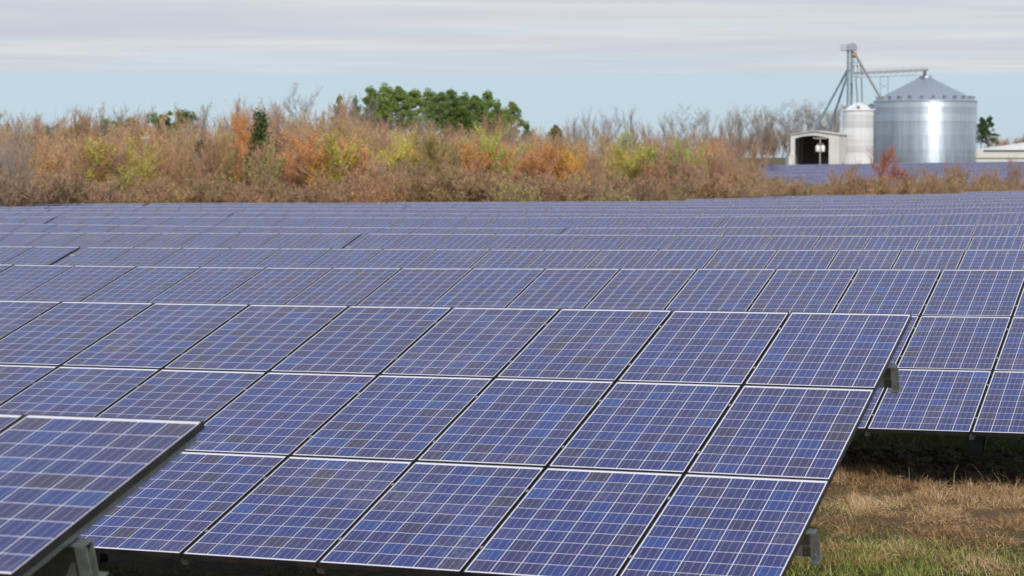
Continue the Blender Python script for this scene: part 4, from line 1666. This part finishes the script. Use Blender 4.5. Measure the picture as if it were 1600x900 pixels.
m_.build('plinth', M_CONV, lb_)


# two cars half hidden behind the hedge
def car(x, y, Y, paint, label):
    a = at(x, y, Y)
    g = g1(a.x, a.y)
    root = empty('parked_car', (a.x, a.y, g), label, 'car', rz=R(random.uniform(-25, 10)))
    pm, _, _ = pmat('car_paint', paint, .3, coat=.8)
    gm, _, _ = pmat('car_glass', (.05, .06, .07), .1)
    km, _, _ = pmat('tyre', (.02, .02, .02), .9)
    prof_ = [(-2.1, .35), (2.1, .35), (2.15, .75), (1.3, .92), (-1.6, .98), (-2.15, .85)]
    cab = [(.95, .93), (.35, 1.42), (-1.0, 1.44), (-1.7, .97)]
    for nm, pr, hw, mt in (('body', prof_, .88, pm), ('cabin', cab, .78, gm)):
        m_ = MB()
        k = len(pr)
        P = [(u_, s * hw, v_) for s in (-1, 1) for u_, v_ in pr]
        m_.faces(P, [tuple(reversed(range(k))), tuple(range(k, 2 * k))] + [(i, (i + 1) % k, (i + 1) % k + k, i + k) for i in range(k)])
        m_.build(nm, mt, root)
    m_ = MB()
    m_.box(-.95, .32, -.76, .76, 1.425, 1.47)
    m_.build('roof', pm, root)
    for u_ in (-1.3, 1.3):
        for s in (-1, 1):
            m_ = MB()
            m_.bar((u_, s * .70, .33), (u_, s * .90, .33), .33, n=14)
            m_.build('wheel', km, root)


car(1203, 277, 190, (.75, .78, .82), 'silver white parked car glimpsed through the hedge')
car(1230, 276, 196, (.78, .76, .70), 'cream parked car glimpsed through the hedge')

# the second array on the slope before the silos
def far_row(Y, x0, x1, y0, y1, label):
    """one table of a distant array, top edge drawn from (x0,y0) to (x1,y1)"""
    a, b_ = at(x0, y0, Y), at(x1, y1, Y * .93)
    L = (b_ - a).length
    nc = int(L / PU)
    eu = (b_ - a).normalized()
    ev0 = Vector((-eu.y, eu.x, 0)).normalized()
    ev = Vector((ev0.x * math.cos(TILT + .04), ev0.y * math.cos(TILT + .04), math.sin(TILT + .04)))
    en = eu.cross(ev).normalized()
    ev = en.cross(eu).normalized()
    mid = (a + b_) / 2 - ev * 2.5
    base = Vector((mid.x, mid.y, g1(mid.x, mid.y)))
    root = empty('solar_table', base, label, 'solar table', 'distant solar tables before the silos')
    T = Matrix.Translation(-base)
    for k in range(nc):
        for tier in range(3):
            p_ = link('solar_panel', ME_FAR[(k + tier) % 6], root, T @ basis(a + eu * (k * PU) - ev * tier * PV, eu, ev, en))
            p_.color = (random.random(), random.random(), 0, 1)
    for q in range(max(2, nc // 5)):
        m_ = MB()
        c = a + eu * ((q + .5) * L / max(2, nc // 5)) - ev * 2.5 - en * .06
        gg = g1(c.x, c.y)
        if c.z - gg < .1:
            continue
        c2 = c - base
        m_.box(c2.x - .06, c2.x + .06, c2.y - .06, c2.y + .06, gg - base.z - .2, c2.z)
        m_.build('post', M_POST, root)
    for v in BEAM_V:
        m_ = MB()
        m_.beam(a - ev * v - en * .16 - base, b_ - ev * v - en * .16 - base, .08, .2, up=en)
        m_.build('purlin', M_GALV, root)


far_row(322, 1196, 1650, 258, 251.5, 'distant solar table highest on the slope, right below the silos')
far_row(284, 1196, 1650, 268, 262, 'distant solar table in the middle of the slope below the silos')
far_row(252, 1215, 1650, 280, 274, 'distant solar table lowest on the slope, just over the hedge')
